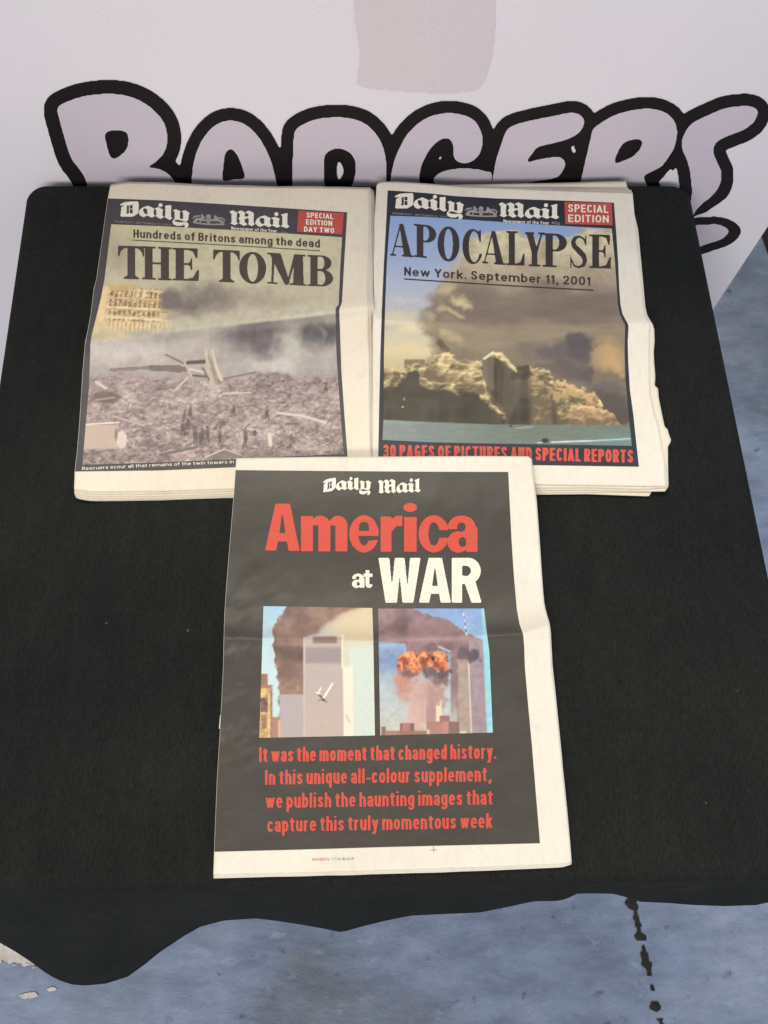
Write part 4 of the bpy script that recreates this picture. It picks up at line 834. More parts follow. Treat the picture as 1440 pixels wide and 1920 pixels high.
    for x, y, h, w_ in [(356, 771, 22, 4.5), (346, 776, 16, 4), (438, 769, 17, 5), (501, 773, 19, 5), (343, 800, 26, 6), (366, 814, 26, 7), (378, 818, 28, 8), (389, 814, 26, 6), (412, 817, 30, 5.5), (460, 819, 34, 6), (352, 796, 14, 6), (611, 727, 16, 3), (477, 812, 8, 7)]:
        img = blob(img, ux, uy, x, y, w_, h * .5, (86, 76, 70), .74, .6); img = blob(img, ux, uy, x + .5, y - h * .5, 2.6, 3, (70, 60, 56), .85, .5); img = stroke(img, ux, uy, (x - 1, y), (x - 3, y + h * .6), 2.6, (84, 74, 68), .8); img = stroke(img, ux, uy, (x + 1, y), (x + 3, y + h * .6), 2.6, (84, 74, 68), .8)
    return img
picture('front_picture', [(208.5, 420.6), (300, 424), (430, 431), (540, 438), (641.4, 444.8)], [(641.4, 444.8), (638, 500), (635, 571), (630, 577), (629, 582), (630, 640), (632, 683), (638, 770), (644.5, 851)], [(154.6, 871.5), (300, 867), (439, 861), (644.5, 851)],
        [(208.5, 420.6), (196, 523), (189, 560), (180, 596), (172, 628), (169.5, 645), (167, 724), (161, 793), (154.6, 871.5)], HL, .0004, paint_tomb, nl)
D, M, C = masthead('L')
print_mesh('masthead_word', [D], HL, .0004, INK_WHITE, nl); print_mesh('masthead_word', [M], HL, .0004, INK_WHITE, nl); print_mesh('crest', [C], HL, .0004, INK_GREY, nl)
print_mesh('dateline', [text('THURSDAY, SEPTEMBER 13, 2001', (214, 416.6), (320, 423.5), 3.6, .16)], HL, .0004, INK_GREY, nl); print_mesh('price', [text('40p', (527, 439), (540, 440), 5, .2)], HL, .0004, INK_GREY, nl)
print_mesh('slogan', [text('Newspaper of the Year', (433.5, 430.5), (519.5, 436), 6.0, .2)], HL, .0004, INK_WHITE, nl)
print_mesh('edition_box', [quad_part([(559.5, 394.5), (644.5, 399.5), (641.5, 439.5), (557, 434.5)])], HL, .0004, INK_RED, nl)
print_mesh('edition_lettering', [text('SPECIAL', (574.5, 407.8), (625, 410.8), 9.6, .24), text('EDITION', (573.5, 420.8), (623, 423.8), 9.8, .24), text('DAY TWO', (570, 434.2), (626.5, 437.2), 9.8, .24)], HL, .0006, INK_WHITE, nl)
print_mesh('subheading', [text('Hundreds of Britons among the dead', (250, 445.5), (600, 464.3), 15.5, .225, .0, -.5)], HL, .0006, INK_TOMB, nl)
print_mesh('underline', [line_part((248, 449.3), (600, 469.4), 1.5, -.5)], HL, .0006, INK_TOMB, nl)
print_mesh('headline', set_glyphs(G, [('T', 221.5, 270.5, 522.5, 524, 62), ('H', 266, 322, 523.5, 526, 62), ('E', 323, 374, 525.5, 527, 61), ('T', 400, 449.5, 528, 530, 60), ('O', 448.5, 499, 530.5, 532, 58), ('M', 501, 574.5, 531.5, 536, 58), ('B', 576, 624.5, 536, 537.5, 58)]), HL, .0006, INK_TOMB, nl, 10)
print_mesh('caption', [text('Rescuers scour all that remains of the twin towers in New York yesterday after the attack', (154, 881.5), (640, 862), 6.2, .17, 0, -1.5)], HL, .0004, INK_WHITE, nl)

# ---------------- right: APOCALYPSE
R_left = [(706, 348), (704, 380), (702, 410), (701, 491), (700, 560), (699, 612), (698.5, 700), (698, 800), (697.5, 915)]
R_top = [(706, 348), (708, 343), (716, 340.5), (745, 340.5), (800, 344), (867, 349), (1000, 354.5), (1100, 358), (1186, 360.5)]
R_right = [(1186, 360.5), (1193, 439), (1202.5, 531), (1206, 570), (1210, 594), (1218, 606), (1219, 616), (1217.5, 659), (1219, 738), (1227, 775), (1235, 800), (1242, 840), (1246, 862), (1249, 912)]
R_bot = [(697.5, 915), (800, 913), (900, 911), (1000, 908), (1100, 909.5), (1200, 911), (1249, 912)]
nr = thing('newspaper', 'newspaper headlined APOCALYPSE over a smoke-covered skyline, lying at the right', 'newspaper', tuple(float(q) for q in on_z([(960, 640)], TABZ)[0]), 'special edition newspapers on the black cloth')
zig = [(1190, 358), (1196.5, 430), (1206, 530), (1210, 575), (1214, 592), (1223.5, 607.5), (1226.7, 617), (1227.5, 640), (1225.7, 659), (1226.6, 680), (1228.8, 705), (1227.7, 724), (1233.7, 727), (1235, 745), (1240, 770), (1246.5, 801), (1251.5, 803.6), (1254.5, 815), (1258.4, 825), (1257, 830), (1252.4, 837), (1252.6, 877), (1253.5, 912), (1247, 921)]
def reg(name, Lf, Rg, Tp, Bt, off, m, thick=.0011, step=5): return sheet(name, Tp, Rg, Bt, Lf, HR, off, thick, m, nr, step)
reg('inside_page', [(706.5, 347)] + R_left[1:-1] + [(698, 921)], [(1184, 356)] + [(x - 2.5 + 1.2 * math.sin(y * .9), y) for x, y in R_right[1:-2]] + [(1250, 880), (1252, 914)], [(706.5, 347), (720, 341), (800, 344.5), (870, 349), (1000, 352), (1184, 356)], [(698, 921), (900, 915), (1100, 914), (1200, 917), (1252, 914)], -.0012, PAPER_OLD)
reg('inside_page', [(707, 347)] + R_left[1:-1] + [(698.5, 927)], [(1178, 352)] + zig[1:-1] + [(1247, 921)], [(707, 347), (870, 350), (1000, 350), (1178, 352)], [(698.5, 927), (900, 920), (1100, 918.5), (1200, 921), (1247, 921)], -.0024, PAPER_OLD)
reg('inside_page', [(708, 350)] + R_left[1:-1] + [(699, 930)], [(1173.5, 339)] + [(x - 4, y) for x, y in zig[1:-3]] + [(1240, 905), (1219, 921)], [(708, 350), (870, 346), (1040, 343), (1173.5, 339)], [(699, 930), (900, 924), (1100, 923), (1217, 921), (1219, 921)], -.0036, PAPER_OLD)
reg('inside_page', [(709, 352)] + R_left[1:-1] + [(700, 934)], [(1172, 345)] + [(x - 7, y) for x, y in zig[1:-3]] + [(1232, 905), (1217.5, 929.5)], [(709, 352), (870, 348), (1040, 346), (1172, 345)], [(700, 934), (900, 928), (1100, 926), (1216, 930), (1217.5, 929.5)], -.0048, PAPER_OLD)
sheet('front_page', R_top, R_right, R_bot, R_left, HR, 0, .0009, PAPER, nr, 4)
ir_l = [(727, 357), (724, 420), (720, 491), (716, 580), (713.4, 660), (711, 760), (709, 868)]
ir_r = [(1151, 380), (1155, 430), (1159, 491), (1161, 540), (1163.5, 571), (1167, 588), (1173, 600), (1178, 608), (1178.5, 614), (1177, 640), (1178, 680), (1181, 730), (1187, 773), (1193, 830), (1198, 875)]
sheet('ink_border', [(727, 357), (760, 359), (800, 362), (851, 367.5), (930, 372), (1052, 376), (1151, 380)], ir_r, [(709, 868), (850, 869.5), (1000, 872), (1198, 875)], ir_l, HR, .0002, .0001, INK_R, nr, 4)
def paint_apo(X, Y):
    n = fbm(X / 70, Y / 60, 101, 6); m = fbm(X / 22, Y / 22, 102, 5); f = fbm(X / 8, Y / 8, 104, 4)
    wx = X + 60 * (n - .5) + 20 * (m - .5) + 6 * (f - .5); wy = Y + 50 * (fbm(X / 60, Y / 60, 103, 5) - .5) + 16 * (m - .5) + 6 * (f - .5)
    img = gradient(Y, [(405, (142, 166, 208)), (480, (158, 176, 208)), (545, (178, 186, 202)), (575, (188, 190, 194)), (610, (196, 190, 172)), (660, (202, 190, 156)), (700, (186, 170, 128))])
    for q in [(770, 560, 60, 12, (206, 204, 198), .6), (760, 600, 70, 22, (216, 208, 178), .85), (745, 640, 60, 22, (202, 192, 164), .8), (780, 625, 46, 20, (218, 206, 168), .8), (760, 665, 60, 18, (214, 198, 152), .8), (730, 615, 40, 8, (176, 172, 160), .5)]: img = blob(img, wx, wy, *q[:4], q[4], q[5], .9)
    # upper cloud bank
    edge = np.interp(Y, [405, 425, 436, 455, 480, 520, 550, 580, 620, 680], [1400, 1030, 905, 872, 855, 838, 822, 806, 800, 800])
    cl = sm(-16, 14, X + 46 * (n - .5) + 34 * (m - .5) + 12 * (f - .5) - edge) * sm(-8, 6, Y + 22 * (m - .5) - np.interp(X, [860, 920, 960, 990, 1060, 1110, 1190], [440, 430, 426, 446, 450, 430, 424]))
    cc = gradient(wy, [(420, (208, 198, 162)), (475, (198, 187, 154)), (515, (176, 162, 138)), (540, (146, 131, 116)), (570, (124, 111, 100)), (600, (128, 115, 102)), (615, (142, 128, 108)), (650, (138, 126, 106)), (700, (120, 108, 92))])
    bi = 1 - np.abs(2 * fbm(X / 34, Y / 24, 105, 6, .56) - 1) * 1.7
    cc = cc + ((bi - .55) * 46)[..., None] * sm(560, 440, Y)[..., None] + ((fbm(X / 60, Y / 14, 106, 5) - .5) * 26)[..., None]
    for q in [(845, 545, 26, 22, (204, 190, 150), .8), (868, 568, 22, 15, (222, 204, 152), .9), (884, 572, 16, 10, (214, 196, 148), .8), (838, 585, 20, 18, (196, 180, 138), .8), (858, 592, 24, 9, (206, 188, 140), .8), (838, 565, 14, 20, (158, 144, 112), .6), (815, 600, 14, 22, (182, 168, 132), .7), (845, 640, 24, 16, (186, 170, 134), .8), (815, 625, 14, 20, (150, 138, 110), .6), (880, 615, 50, 12, (150, 136, 112), .6),
              (930, 470, 44, 16, (218, 208, 170), .7), (1120, 475, 56, 26, (208, 196, 164), .7), (1160, 520, 30, 30, (176, 160, 132), .6), (1000, 500, 80, 20, (170, 154, 132), .5), (1030, 552, 110, 16, (132, 118, 106), .6), (1130, 560, 60, 16, (116, 104, 94), .6), (1160, 595, 30, 24, (146, 132, 116), .6)]: cc = blob(cc, wx, wy, *q[:4], q[4], q[5], .85)
    cc = blob(cc, wx, wy, 1140, 672, 64, 40, (182, 152, 108), .95, .8); cc = blob(cc, wx, wy, 1150, 690, 40, 22, (194, 160, 112), .7, .8); cc = blob(cc, wx, wy, 1140, 640, 50, 16, (160, 140, 112), .7, .9)
    img = img * (1 - cl[..., None]) + cc * cl[..., None]
    for x, y, rx, ry, c in [(1000, 655, 46, 24, (116, 104, 94)), (1080, 636, 30, 22, (88, 81, 84)), (1050, 660, 46, 24, (96, 88, 90)), (1088, 660, 22, 30, (84, 78, 82)), (1060, 690, 40, 26, (94, 86, 84)), (1020, 690, 40, 18, (104, 94, 84)), (1090, 705, 22, 22, (88, 80, 80)), (1140, 728, 60, 18, (102, 93, 92)), (1130, 752, 60, 28, (82, 75, 70)), (1160, 775, 50, 26, (78, 72, 64))]:
        img = blob(img, wx, wy, x, y, rx, ry, c, .9, .6)
    img = blob(img, wx, wy, 823, 655, 13, 12, (94, 82, 66), .9, .6); img = blob(img, wx, wy, 875, 660, 30, 14, (124, 112, 92), .6, .9)
    # golden dust banks, one behind another, each lit along its upper edge
    hb = 1 - np.abs(2 * fbm(X / 27, Y / 21, 171, 4, .42) - 1) * 1.9; hb2 = 1 - np.abs(2 * fbm(X / 13, Y / 11, 172, 3, .45) - 1) * 1.8; big = sm(.46, .66, fbm(X / 30, Y / 22, 174, 3))
    gy = np.gradient(hb * 1.0 + hb2 * .35, axis=0); gx = np.gradient(hb + hb2 * .35, axis=1)
    def bank(img, pts, depth, x0, x1, hi, lo, amp=14, soft=3):
        e = np.interp(X, [p[0] for p in pts], [p[1] for p in pts]) - amp * (hb - .5) * .55 - amp * .5 * (hb2 - .5)
        d = Y - e; a = sm(-soft, soft, d) * sm(x0 - 8, x0 + 8, X) * sm(x1 + 8, x1 - 8, X)
        lit = np.clip(.95 * np.exp(-np.maximum(d, 0) / depth) + gy * 1.35 + gx * .4 + (hb - .6) * .55 + (fbm(X / 7, Y / 6, 175, 3) - .5) * .35 + .08 - .42 * big, 0, 1)
        c = lerpc(lo, hi, lit); return img * (1 - a[..., None]) + c * a[..., None]
    HI, LO = (228, 206, 154), (96, 84, 62)
    img = rect(img, X, Y, 758, 674, 797, 690, (104, 96, 78), .8, 2)
    img = bank(img, [(715, 686), (740, 694), (752, 702), (762, 688), (798, 678), (820, 668), (842, 665), (858, 677), (897, 677), (911, 669), (925, 661), (946, 667), (973, 698), (985, 700), (994, 690), (1030, 700), (1040, 719), (1059, 717), (1083, 730), (1100, 738), (1121, 745), (1130, 765), (1159, 789), (1166, 800), (1185, 800)], 20, 700, 1170, HI, LO)
    img = bank(img, [(780, 690), (815, 684), (850, 690), (880, 690), (905, 700), (915, 740), (930, 765)], 16, 782, 915, HI, (110, 96, 72))
    img = bank(img, [(715, 718), (728, 712), (742, 708), (756, 700), (770, 706), (791, 710), (818, 712), (853, 724), (884, 734), (911, 744), (928, 761), (948, 777), (952, 800)], 11, 700, 946, HI, (74, 66, 52), 10, 2.5)
    # dark skyline masses
    def mass(img, P, c, al=.93, j=6, s_=2.5):
        ux = X + j * (m - .5) * 2 + j * .6 * (f - .5); uy = Y + j * (fbm(X / 20, Y / 20, 177, 4) - .5) * 2
        r_ = inside(P, ux, uy).astype(float)
        for _ in range(int(s_)):
            B = np.pad(r_, 1, mode='edge'); r_ = (B[:-2, 1:-1] + B[2:, 1:-1] + B[1:-1, :-2] + B[1:-1, 2:] + 4 * B[1:-1, 1:-1]) / 8
        tex = ((vn(X / 9, Y / 60, 178) - .5) * 14 + (fbm(X / 30, Y / 20, 179, 4) - .5) * 26)[..., None]
        return img * (1 - r_[..., None] * al) + (np.array(c, float) + tex) * r_[..., None] * al
    img = mass(img, [(700, 738), (730, 726), (752, 722), (762, 712), (763, 697), (786, 698), (790, 722), (812, 730), (840, 734), (856, 744), (868, 742), (872, 735), (898, 737), (904, 748), (920, 766), (936, 784), (948, 790), (950, 802), (700, 802)], (68, 62, 51), .95)
    img = mass(img, [(904, 676), (926, 668), (942, 676), (956, 690), (972, 702), (996, 700), (1012, 714), (1036, 742), (1044, 770), (1056, 802), (944, 802), (948, 776), (930, 756), (918, 735), (905, 705)], (86, 78, 65), .9)
    img = mass(img, [(904, 675), (926, 668), (926, 728), (918, 735), (905, 706)], (116, 108, 92), .8, 2, 2); img = mass(img, [(926, 665), (940, 676), (944, 700), (941, 762), (928, 752)], (72, 65, 54), .85, 2, 2)
    img = mass(img, [(970, 686), (990, 684), (996, 702), (1000, 712), (956, 712), (960, 702)], (70, 62, 52), .85, 3, 2); img = mass(img, [(976, 746), (1036, 748), (1046, 802), (950, 802), (960, 770)], (64, 58, 49), .8, 4, 3)
    img = mass(img, [(870, 740), (898, 738), (902, 800), (868, 800)], (58, 53, 44), .6, 2, 2); img = mass(img, [(763, 700), (786, 700), (789, 800), (760, 800)], (72, 66, 54), .6, 2, 2)
    img = bank(img, [(1000, 706), (1025, 722), (1040, 735)], 9, 994, 1036, (206, 178, 130), (104, 92, 72), 8)
    for q in [(1066, 730, 20, 14, (206, 174, 126)), (1056, 742, 16, 12, (176, 148, 106)), (1078, 740, 16, 12, (186, 156, 114)), (1104, 746, 18, 9, (202, 166, 120)), (1112, 754, 14, 8, (158, 130, 98))]:
        img = blob(img, X + 22 * (hb2 - .5), Y + 14 * (hb - .5), *q[:4], q[4], .9, .5)
    img = bank(img, [(1064, 770), (1078, 760), (1095, 763), (1112, 762), (1130, 768), (1150, 780), (1166, 794)], 12, 1068, 1160, (222, 188, 140), (118, 98, 74), 9, 2)
    img = stroke(img, X, Y + 3 * (m - .5), (908, 672), (924, 662), 5, (224, 214, 188), .9); img = stroke(img, X, Y, (924, 662), (938, 664), 3.5, (230, 216, 178), .85); img = stroke(img, X, Y + 4 * (m - .5), (938, 664), (968, 696), 4.5, (214, 198, 154), .75)
    img = blob(img, X, Y, 758, 748, 3, 4, (160, 154, 136), .8); img = blob(img, X, Y, 755, 763, 2.5, 2.5, (214, 208, 190), .9)
    # harbour
    wl = np.interp(X, [715, 800, 930, 1185], [787, 791, 796, 797]); wa = sm(-1.2, 1.2, Y - wl)
    water = lerpc((126, 136, 132), (106, 118, 108), sm(715, 1000, X)); water = water * (1 - sm(1050, 1185, X) * .0)[..., None]; water = over(water, (108, 140, 138), sm(1040, 1180, X) * sm(800, 825, Y) * .8)
    water = over(water, (150, 166, 160), sm(800, 720, X) * sm(800, 788, Y) * .6) + ((fbm(X / 18, Y / 2.4, 130, 4) - .5) * 20)[..., None]
    img = img * (1 - wa[..., None]) + water * wa[..., None]
    img = stroke(img, X, Y, (1034, 829), (1110, 826.5), 2.6, (226, 228, 216), .9); img = stroke(img, X, Y, (1110, 826.5), (1182, 822.5), 2.0, (214, 218, 206), .85); img = blob(img, X, Y, 1022, 826, 8, 5.5, (44, 46, 42), 1, .4); img = stroke(img, X, Y, (1008, 830), (1016, 830), 2, (220, 222, 210), .8)
    img = blob(img, X, Y, 958, 799, 5, 3, (60, 62, 54), .8); img = stroke(img, X, Y, (968, 803), (1000, 800), 1.5, (190, 194, 182), .7)
    return img
picture('front_picture', [(732, 404.5), (800, 407), (891, 413), (1000, 420), (1080, 425), (1147, 428.7)], [(1147, 428.7), (1153, 491), (1156.5, 540), (1158.5, 571), (1162, 588), (1167, 600), (1171.5, 608), (1172, 614), (1171, 660), (1172.5, 708), (1178, 770), (1184.6, 836)], [(717, 825), (811, 829.5), (1000, 833), (1184.6, 836)],
        [(732, 404.5), (729, 440), (725.4, 491), (722, 580), (720, 660), (719, 785), (717, 825)], HR, .0004, paint_apo, nr)
D, M, C = masthead('R')
print_mesh('masthead_word', [D], HR, .0004, INK_WHITE, nr); print_mesh('masthead_word', [M], HR, .0004, INK_WHITE, nr); print_mesh('crest', [C], HR, .0004, INK_GREY, nr)
print_mesh('dateline', [text('WEDNESDAY, SEPTEMBER 12, 2001', (735, 401.5), (838, 408.5), 3.6, .16)], HR, .0004, INK_GREY, nr); print_mesh('price', [text('40p', (1034, 420.2), (1050, 421.5), 5.5, .18)], HR, .0004, INK_GREY, nr)
print_mesh('slogan', [text('Newspaper of the Year', (944, 417), (1029.5, 421), 5.8, .2)], HR, .0004, INK_WHITE, nr)
print_mesh('edition_box', [quad_part([(1058, 378.5), (1147, 381), (1149, 422.5), (1060, 420)])], HR, .0004, INK_RED, nr)
print_mesh('edition_lettering', [text('SPECIAL', (1065, 397.3), (1140.5, 399.3), 14.5, .22), text('EDITION', (1065.5, 416), (1141.5, 417.6), 13.8, .22)], HR, .0006, INK_WHITE, nr)
print_mesh('headline', set_glyphs(G, [('A', 731.5, 775.5, 479, 482.5, 61), ('P', 776, 818, 481.5, 485.5, 62), ('O', 820.5, 861.5, 489, 490, 64), ('C', 867, 904.5, 493.5, 495, 64), ('A', 904, 948, 493.5, 497, 62), ('L', 949.5, 984.5, 497, 498, 64), ('Y', 984, 1021.5, 499, 500, 64), ('P', 1017, 1063, 500, 502, 63), ('S', 1066.5, 1104.5, 502.5, 503.5, 62), ('E', 1105, 1146.5, 502.5, 503.5, 63)]), HR, .0006, INK_APO, nr, 10)
print_mesh('subheading', [text('New York. September 11, 2001', (758, 516.6), (1107, 535.4), 16.3, .225, 0, .6)], HR, .0006, INK_APO, nr)
print_mesh('underline', [line_part((757.5, 521.8), (1113, 543), 2.3, .8)], HR, .0006, INK_APO, nr)
print_mesh('footer_lettering', [text('30 PAGES OF PICTURES AND SPECIAL REPORTS', (718, 857.8), (1187.5, 868), 24.5, .21, 0, -.6)], HR, .0004, INK_RED2, nr)

# ---------------- front: America at WAR
A_top = [(443, 859), (600, 856.5), (750, 856), (900, 855), (990, 855.5), (996.5, 860)]
A_right = [(996.5, 860), (999, 890), (1005, 937), (1011, 1020), (1017, 1103), (1021, 1140), (1029, 1166), (1031, 1182), (1034, 1249), (1042.5, 1320), (1053, 1430), (1065, 1545), (1071, 1614)]
A_left = [(443, 859), (438, 930), (431.6, 1010), (425, 1090), (421, 1151), (419.5, 1200), (418.5, 1249), (416, 1300), (412.5, 1370), (407, 1460), (402.5, 1570), (400, 1640)]
A_bot = [(400, 1640), (560, 1636), (730, 1631.5), (900, 1626), (1040, 1620), (1066, 1618), (1071, 1614)]
na = thing('newspaper', 'black-fronted newspaper supplement titled America at WAR, nearest the front, overlapping the other two', 'newspaper', tuple(float(q) for q in on_z([(735, 1250)], TABZ)[0]), 'special edition newspapers on the black cloth')
fan(A_left, A_right, A_top, A_bot, [(.5, 1.0, .5, 3.6), (.3, .2, 1.0, 7.0)], HA, PAPER, na)
sheet('front_page', A_top, A_right, A_bot, A_left, HA, 0, .0009, PAPER, na, 4)
al = [(q[0] + .5, q[1]) for q in interp(A_left, 881.5, 1597, 70)]
ar = [(953, 885), (956, 950), (959, 1010), (963.5, 1080), (969, 1142), (974, 1170), (981, 1190), (983, 1215), (984, 1249), (990, 1320), (997.5, 1400), (1004, 1480), (1012.5, 1581)]
sheet('ink_panel', [al[0], (600, 883), (800, 884.5), (953, 885)], ar, [al[-1], (560, 1593), (730, 1588), (1012.5, 1581)], al, HA, .0002, .0001, INK_A, na, 4)
def q2(x, y): return 480 + x / 6, 1120 + y / 6
def paint_plane(X, Y):
    x = (X - 480) * 6; y = (Y - 1120) * 6
    n = fbm(x / 170, y / 170, 201, 5); m = fbm(x / 60, y / 60, 202, 4)
    img = gradient(y, [(100, (160, 196, 216)), (400, (184, 208, 216)), (900, (196, 216, 218)), (1550, (190, 214, 218))])
    img = over(img, (204, 214, 202), sm(980, 1060, x)); img = over(img, (212, 196, 164), sm(560, 1000, x + .5 * y * 0) * sm(620, 420, y)); 
    # smoke
    le = np.interp(y, [90, 200, 380, 560, 850, 1100], [370, 280, 200, 205, 235, 265]) + 70 * (m - .5); fl = sm(-16, 16, x - le)
    re_ = np.interp(y, [90, 200, 300, 400, 450], [1180, 930, 800, 700, 560]) + 90 * (n - .5)
    top = fl * sm(60, -60, x - re_) * sm(470, 440, y + (x < 540) * -2000)
    sc = lerpc((150, 122, 108), (112, 90, 84), np.clip((n - .35) * 2.4 + (m - .5), 0, 1)); sc = sc + ((m - .5) * 40)[..., None]
    sc = sc * (1 - .22 * sm(540, 560, y) * sm(740, 680, y) * sm(540, 200, x * 0 + 300))[..., None]  # darker band below the fold: its shade put into the smoke colour
    img = over(img, (176, 148, 128), sm(200, -120, x - re_) * fl * sm(480, 430, y) * .75)
    ta = top[..., None]; img = img * (1 - ta) + sc * ta
    col = fl * sm(542, 530, x) * sm(1120, 1080, y + 60 * (m - .5)); ca = col[..., None]; img = img * (1 - ca) + sc * ca * 1.0
    # towers
    img = rect(img, x, y, 268, 1090, 535, 1800, (178, 166, 164), 1, 8)
    img = over(img, (176, 164, 160), 0 * x)
    img = rect(img, x, y, 535, 450, 985 + 0, 1800, (184, 171, 165), 1, 7); img = over(img, (190, 172, 160), sm(536, 546, x) * sm(985, 975, x) * sm(760, 1500, y) * .7)
    img = rect(img, x, y, 640, 440, 910, 515, (128, 98, 88), .85, 22); img = rect(img, x, y, 555, 560, 965, 740, (146, 132, 134), .75, 26)
    img = rect(img, x, y, 532, 455, 548, 1800, (206, 188, 178), .8, 6); img = rect(img, x, y, 962, 420, 984, 800, (236, 226, 186), .9, 6)
    img = over(img, (232, 222, 200), sm(968, 984, x - (y - 800) * .02) * sm(1095, 1080, x - (y - 800) * .01) * sm(740, 800, y)); img = over(img, (208, 202, 178), sm(984, 996, x) * sm(1070, 1040, x) * sm(520, 540, y) * sm(800, 760, y) * .8)
    img = over(img, (196, 188, 170), sm(40, 0, np.abs(x - 1040 + (1380 - y) * .4)) * sm(1300, 1330, y) * sm(1430, 1400, y) * .7)
    img += ((np.sin(x / 4.6) * 2.2) * (sm(540, 550, x) * sm(980, 970, x)))[..., None]
    # buildings at the left
    for a in [(0, 860, 132, 990, (150, 108, 92)), (0, 985, 186, 1700, (158, 118, 92)), (0, 1020, 150, 1700, (200, 168, 116)), (140, 1070, 160, 1700, (222, 190, 130)), (50, 1130, 132, 1290, (116, 92, 84)), (60, 1320, 120, 1480, (150, 118, 92)), (160, 1345, 262, 1700, (166, 126, 108)), (250, 1380, 272, 1700, (222, 176, 140)), (50, 1020, 110, 1100, (214, 190, 120))]:
        img = rect(img, x, y, *a[:4], a[4], .95, 7)
    img += (((vn(x / 22, y / 26, 210) - .5) * 40) * sm(270, 262, x) * sm(1000, 1020, y) * sm(190, 180, x))[..., None]
    # the aircraft
    img = over(img, (110, 92, 86), sm(3, -3, segd((690, 1075), (770, 1160), x, y)[0] - 11)); img = over(img, (92, 76, 72), sm(4, -4, np.hypot(x - 757, y - 1148) - 20))
    for a, b, w, c in [((762, 1130), (858, 972), 20, (242, 232, 214)), ((700, 1070), (734, 1018), 16, (236, 226, 208)), ((682, 1074), (716, 1084), 16, (238, 230, 212)), ((700, 1165), (736, 1150), 9, (140, 122, 114)), ((770, 1150), (796, 1182), 9, (120, 102, 96))]:
        img = over(img, c, sm(6, -4, segd(a, b, x, y)[0] - w / 2))
    return img
def paint_blast(X, Y):
    x = (X - 700) * 6; y = (Y - 1120) * 6
    n = fbm(x / 170, y / 170, 301, 5); m = fbm(x / 55, y / 55, 302, 4); wx = x + 110 * (m - .5); wy = y + 110 * (fbm(x / 60, y / 60, 303, 4) - .5)
    img = gradient(y, [(120, (132, 158, 206)), (420, (150, 184, 214)), (700, (142, 160, 184)), (1000, (176, 188, 194)), (1500, (190, 190, 180))])
    img = over(img, (118, 140, 176), sm(400, 200, x) * sm(540, 600, y) * sm(900, 700, y) * .7)  # sky painted darker for the shade below the fold
    up = np.interp(x, [0, 430, 520, 700, 860, 940, 1040, 1230], [60, 110, 165, 215, 270, 330, 400, 470]) + 50 * (m - .5)
    lowb = np.interp(x, [0, 360, 380, 860, 1000, 1300], [500, 520, 620, 640, 720, 740])
    c = lerpc((150, 122, 124), (112, 90, 94), np.clip((n - .4) * 3 + (m - .5), 0, 1)); c = over(c, (168, 142, 140), sm(400, 470, y) * sm(520, 470, y) * .7)  # the pale strip is the fold's highlight, painted into the smoke
    a = (sm(-12, 12, y - up) * sm(20, -20, y - lowb) * sm(1225, 1200, x))[..., None]; img = img * (1 - a) + c * a
    # right-hand tower
    img = over(img, (168, 150, 140), sm(900, 915, x - (y - 700) * .05) * sm(1082, 1070, x - (y - 700) * .04) * sm(680, 720, y)); img = over(img, (156, 140, 146), sm(1074, 1084, x - (y - 700) * .04) * sm(1232, 1220, x - (y - 480) * .05) * sm(470, 480, y))
    img = over(img, (208, 196, 170), sm(12, 5, np.abs(x - 1072 - (y - 700) * .04)) * sm(700, 740, y)); img = over(img, (136, 110, 110), sm(860, 880, x) * sm(970, 935, x + 40 * (m - .5)) * sm(640, 680, y) * sm(1500, 1000, y) * .9)
    img = blob(img, wx, wy, 1120, 660, 120, 90, (92, 82, 92), .9, .6); img = blob(img, wx, wy, 990, 620, 80, 100, (104, 88, 96), .85, .7)
    img = over(img, (150, 206, 216), sm(1228, 1240, x - (y - 480) * .052))
    # smoke and dust falling from the left tower
    for q in [(380, 1000, 200, 230, (186, 140, 126)), (560, 1150, 220, 330, (196, 158, 148)), (700, 1100, 160, 300, (178, 142, 136)), (300, 930, 110, 120, (190, 138, 120)), (480, 1400, 120, 220, (200, 166, 154)), (660, 1350, 100, 200, (170, 136, 130)), (760, 920, 120, 100, (120, 98, 96)), (420, 850, 160, 60, (116, 92, 94)), (640, 820, 90, 130, (108, 88, 92)), (830, 840, 60, 70, (104, 74, 74)), (480, 600, 120, 60, (150, 116, 108)), (660, 570, 120, 60, (118, 94, 94))]:
        img = blob(img, wx, wy, *q[:4], q[4], .88, .6)
    img += ((m - .5) * 26)[..., None]
    # fireball
    vx = x + 44 * (m - .5); vy = y + 44 * (fbm(x / 50, y / 50, 307, 4) - .5); fb = 1 - np.abs(2 * fbm(x / 70, y / 70, 305, 5) - 1) * 1.7
    for cx, cy, rx, ry in [(400, 705, 148, 110), (480, 760, 105, 105), (720, 695, 128, 108), (775, 765, 92, 92), (325, 765, 80, 78), (600, 715, 85, 85), (570, 640, 60, 40)]:
        d = np.hypot((vx - cx) / rx, (vy - cy) / ry); fire = np.clip(fb * .85 - .12 * d + .12 * (700 - y) / 150, 0, 1)
        c = gradient(fire, [(0, (134, 80, 66)), (.25, (182, 98, 70)), (.55, (216, 130, 86)), (.8, (232, 176, 122)), (1, (240, 206, 156))]); a = (sm(1, .75, d) * .96)[..., None]; img = img * (1 - a) + c * a
    img = blob(img, x, y, 672, 690, 26, 36, (60, 48, 48), .95, .5); img = blob(img, wx, wy, 585, 810, 40, 100, (112, 84, 80), .75, .7); img = blob(img, wx, wy, 740, 870, 110, 55, (96, 80, 82), .85, .7)
    img = over(img, (172, 196, 206), sm(16, 6, segd((735, 555), (860, 610), x, y)[0]) * .8)
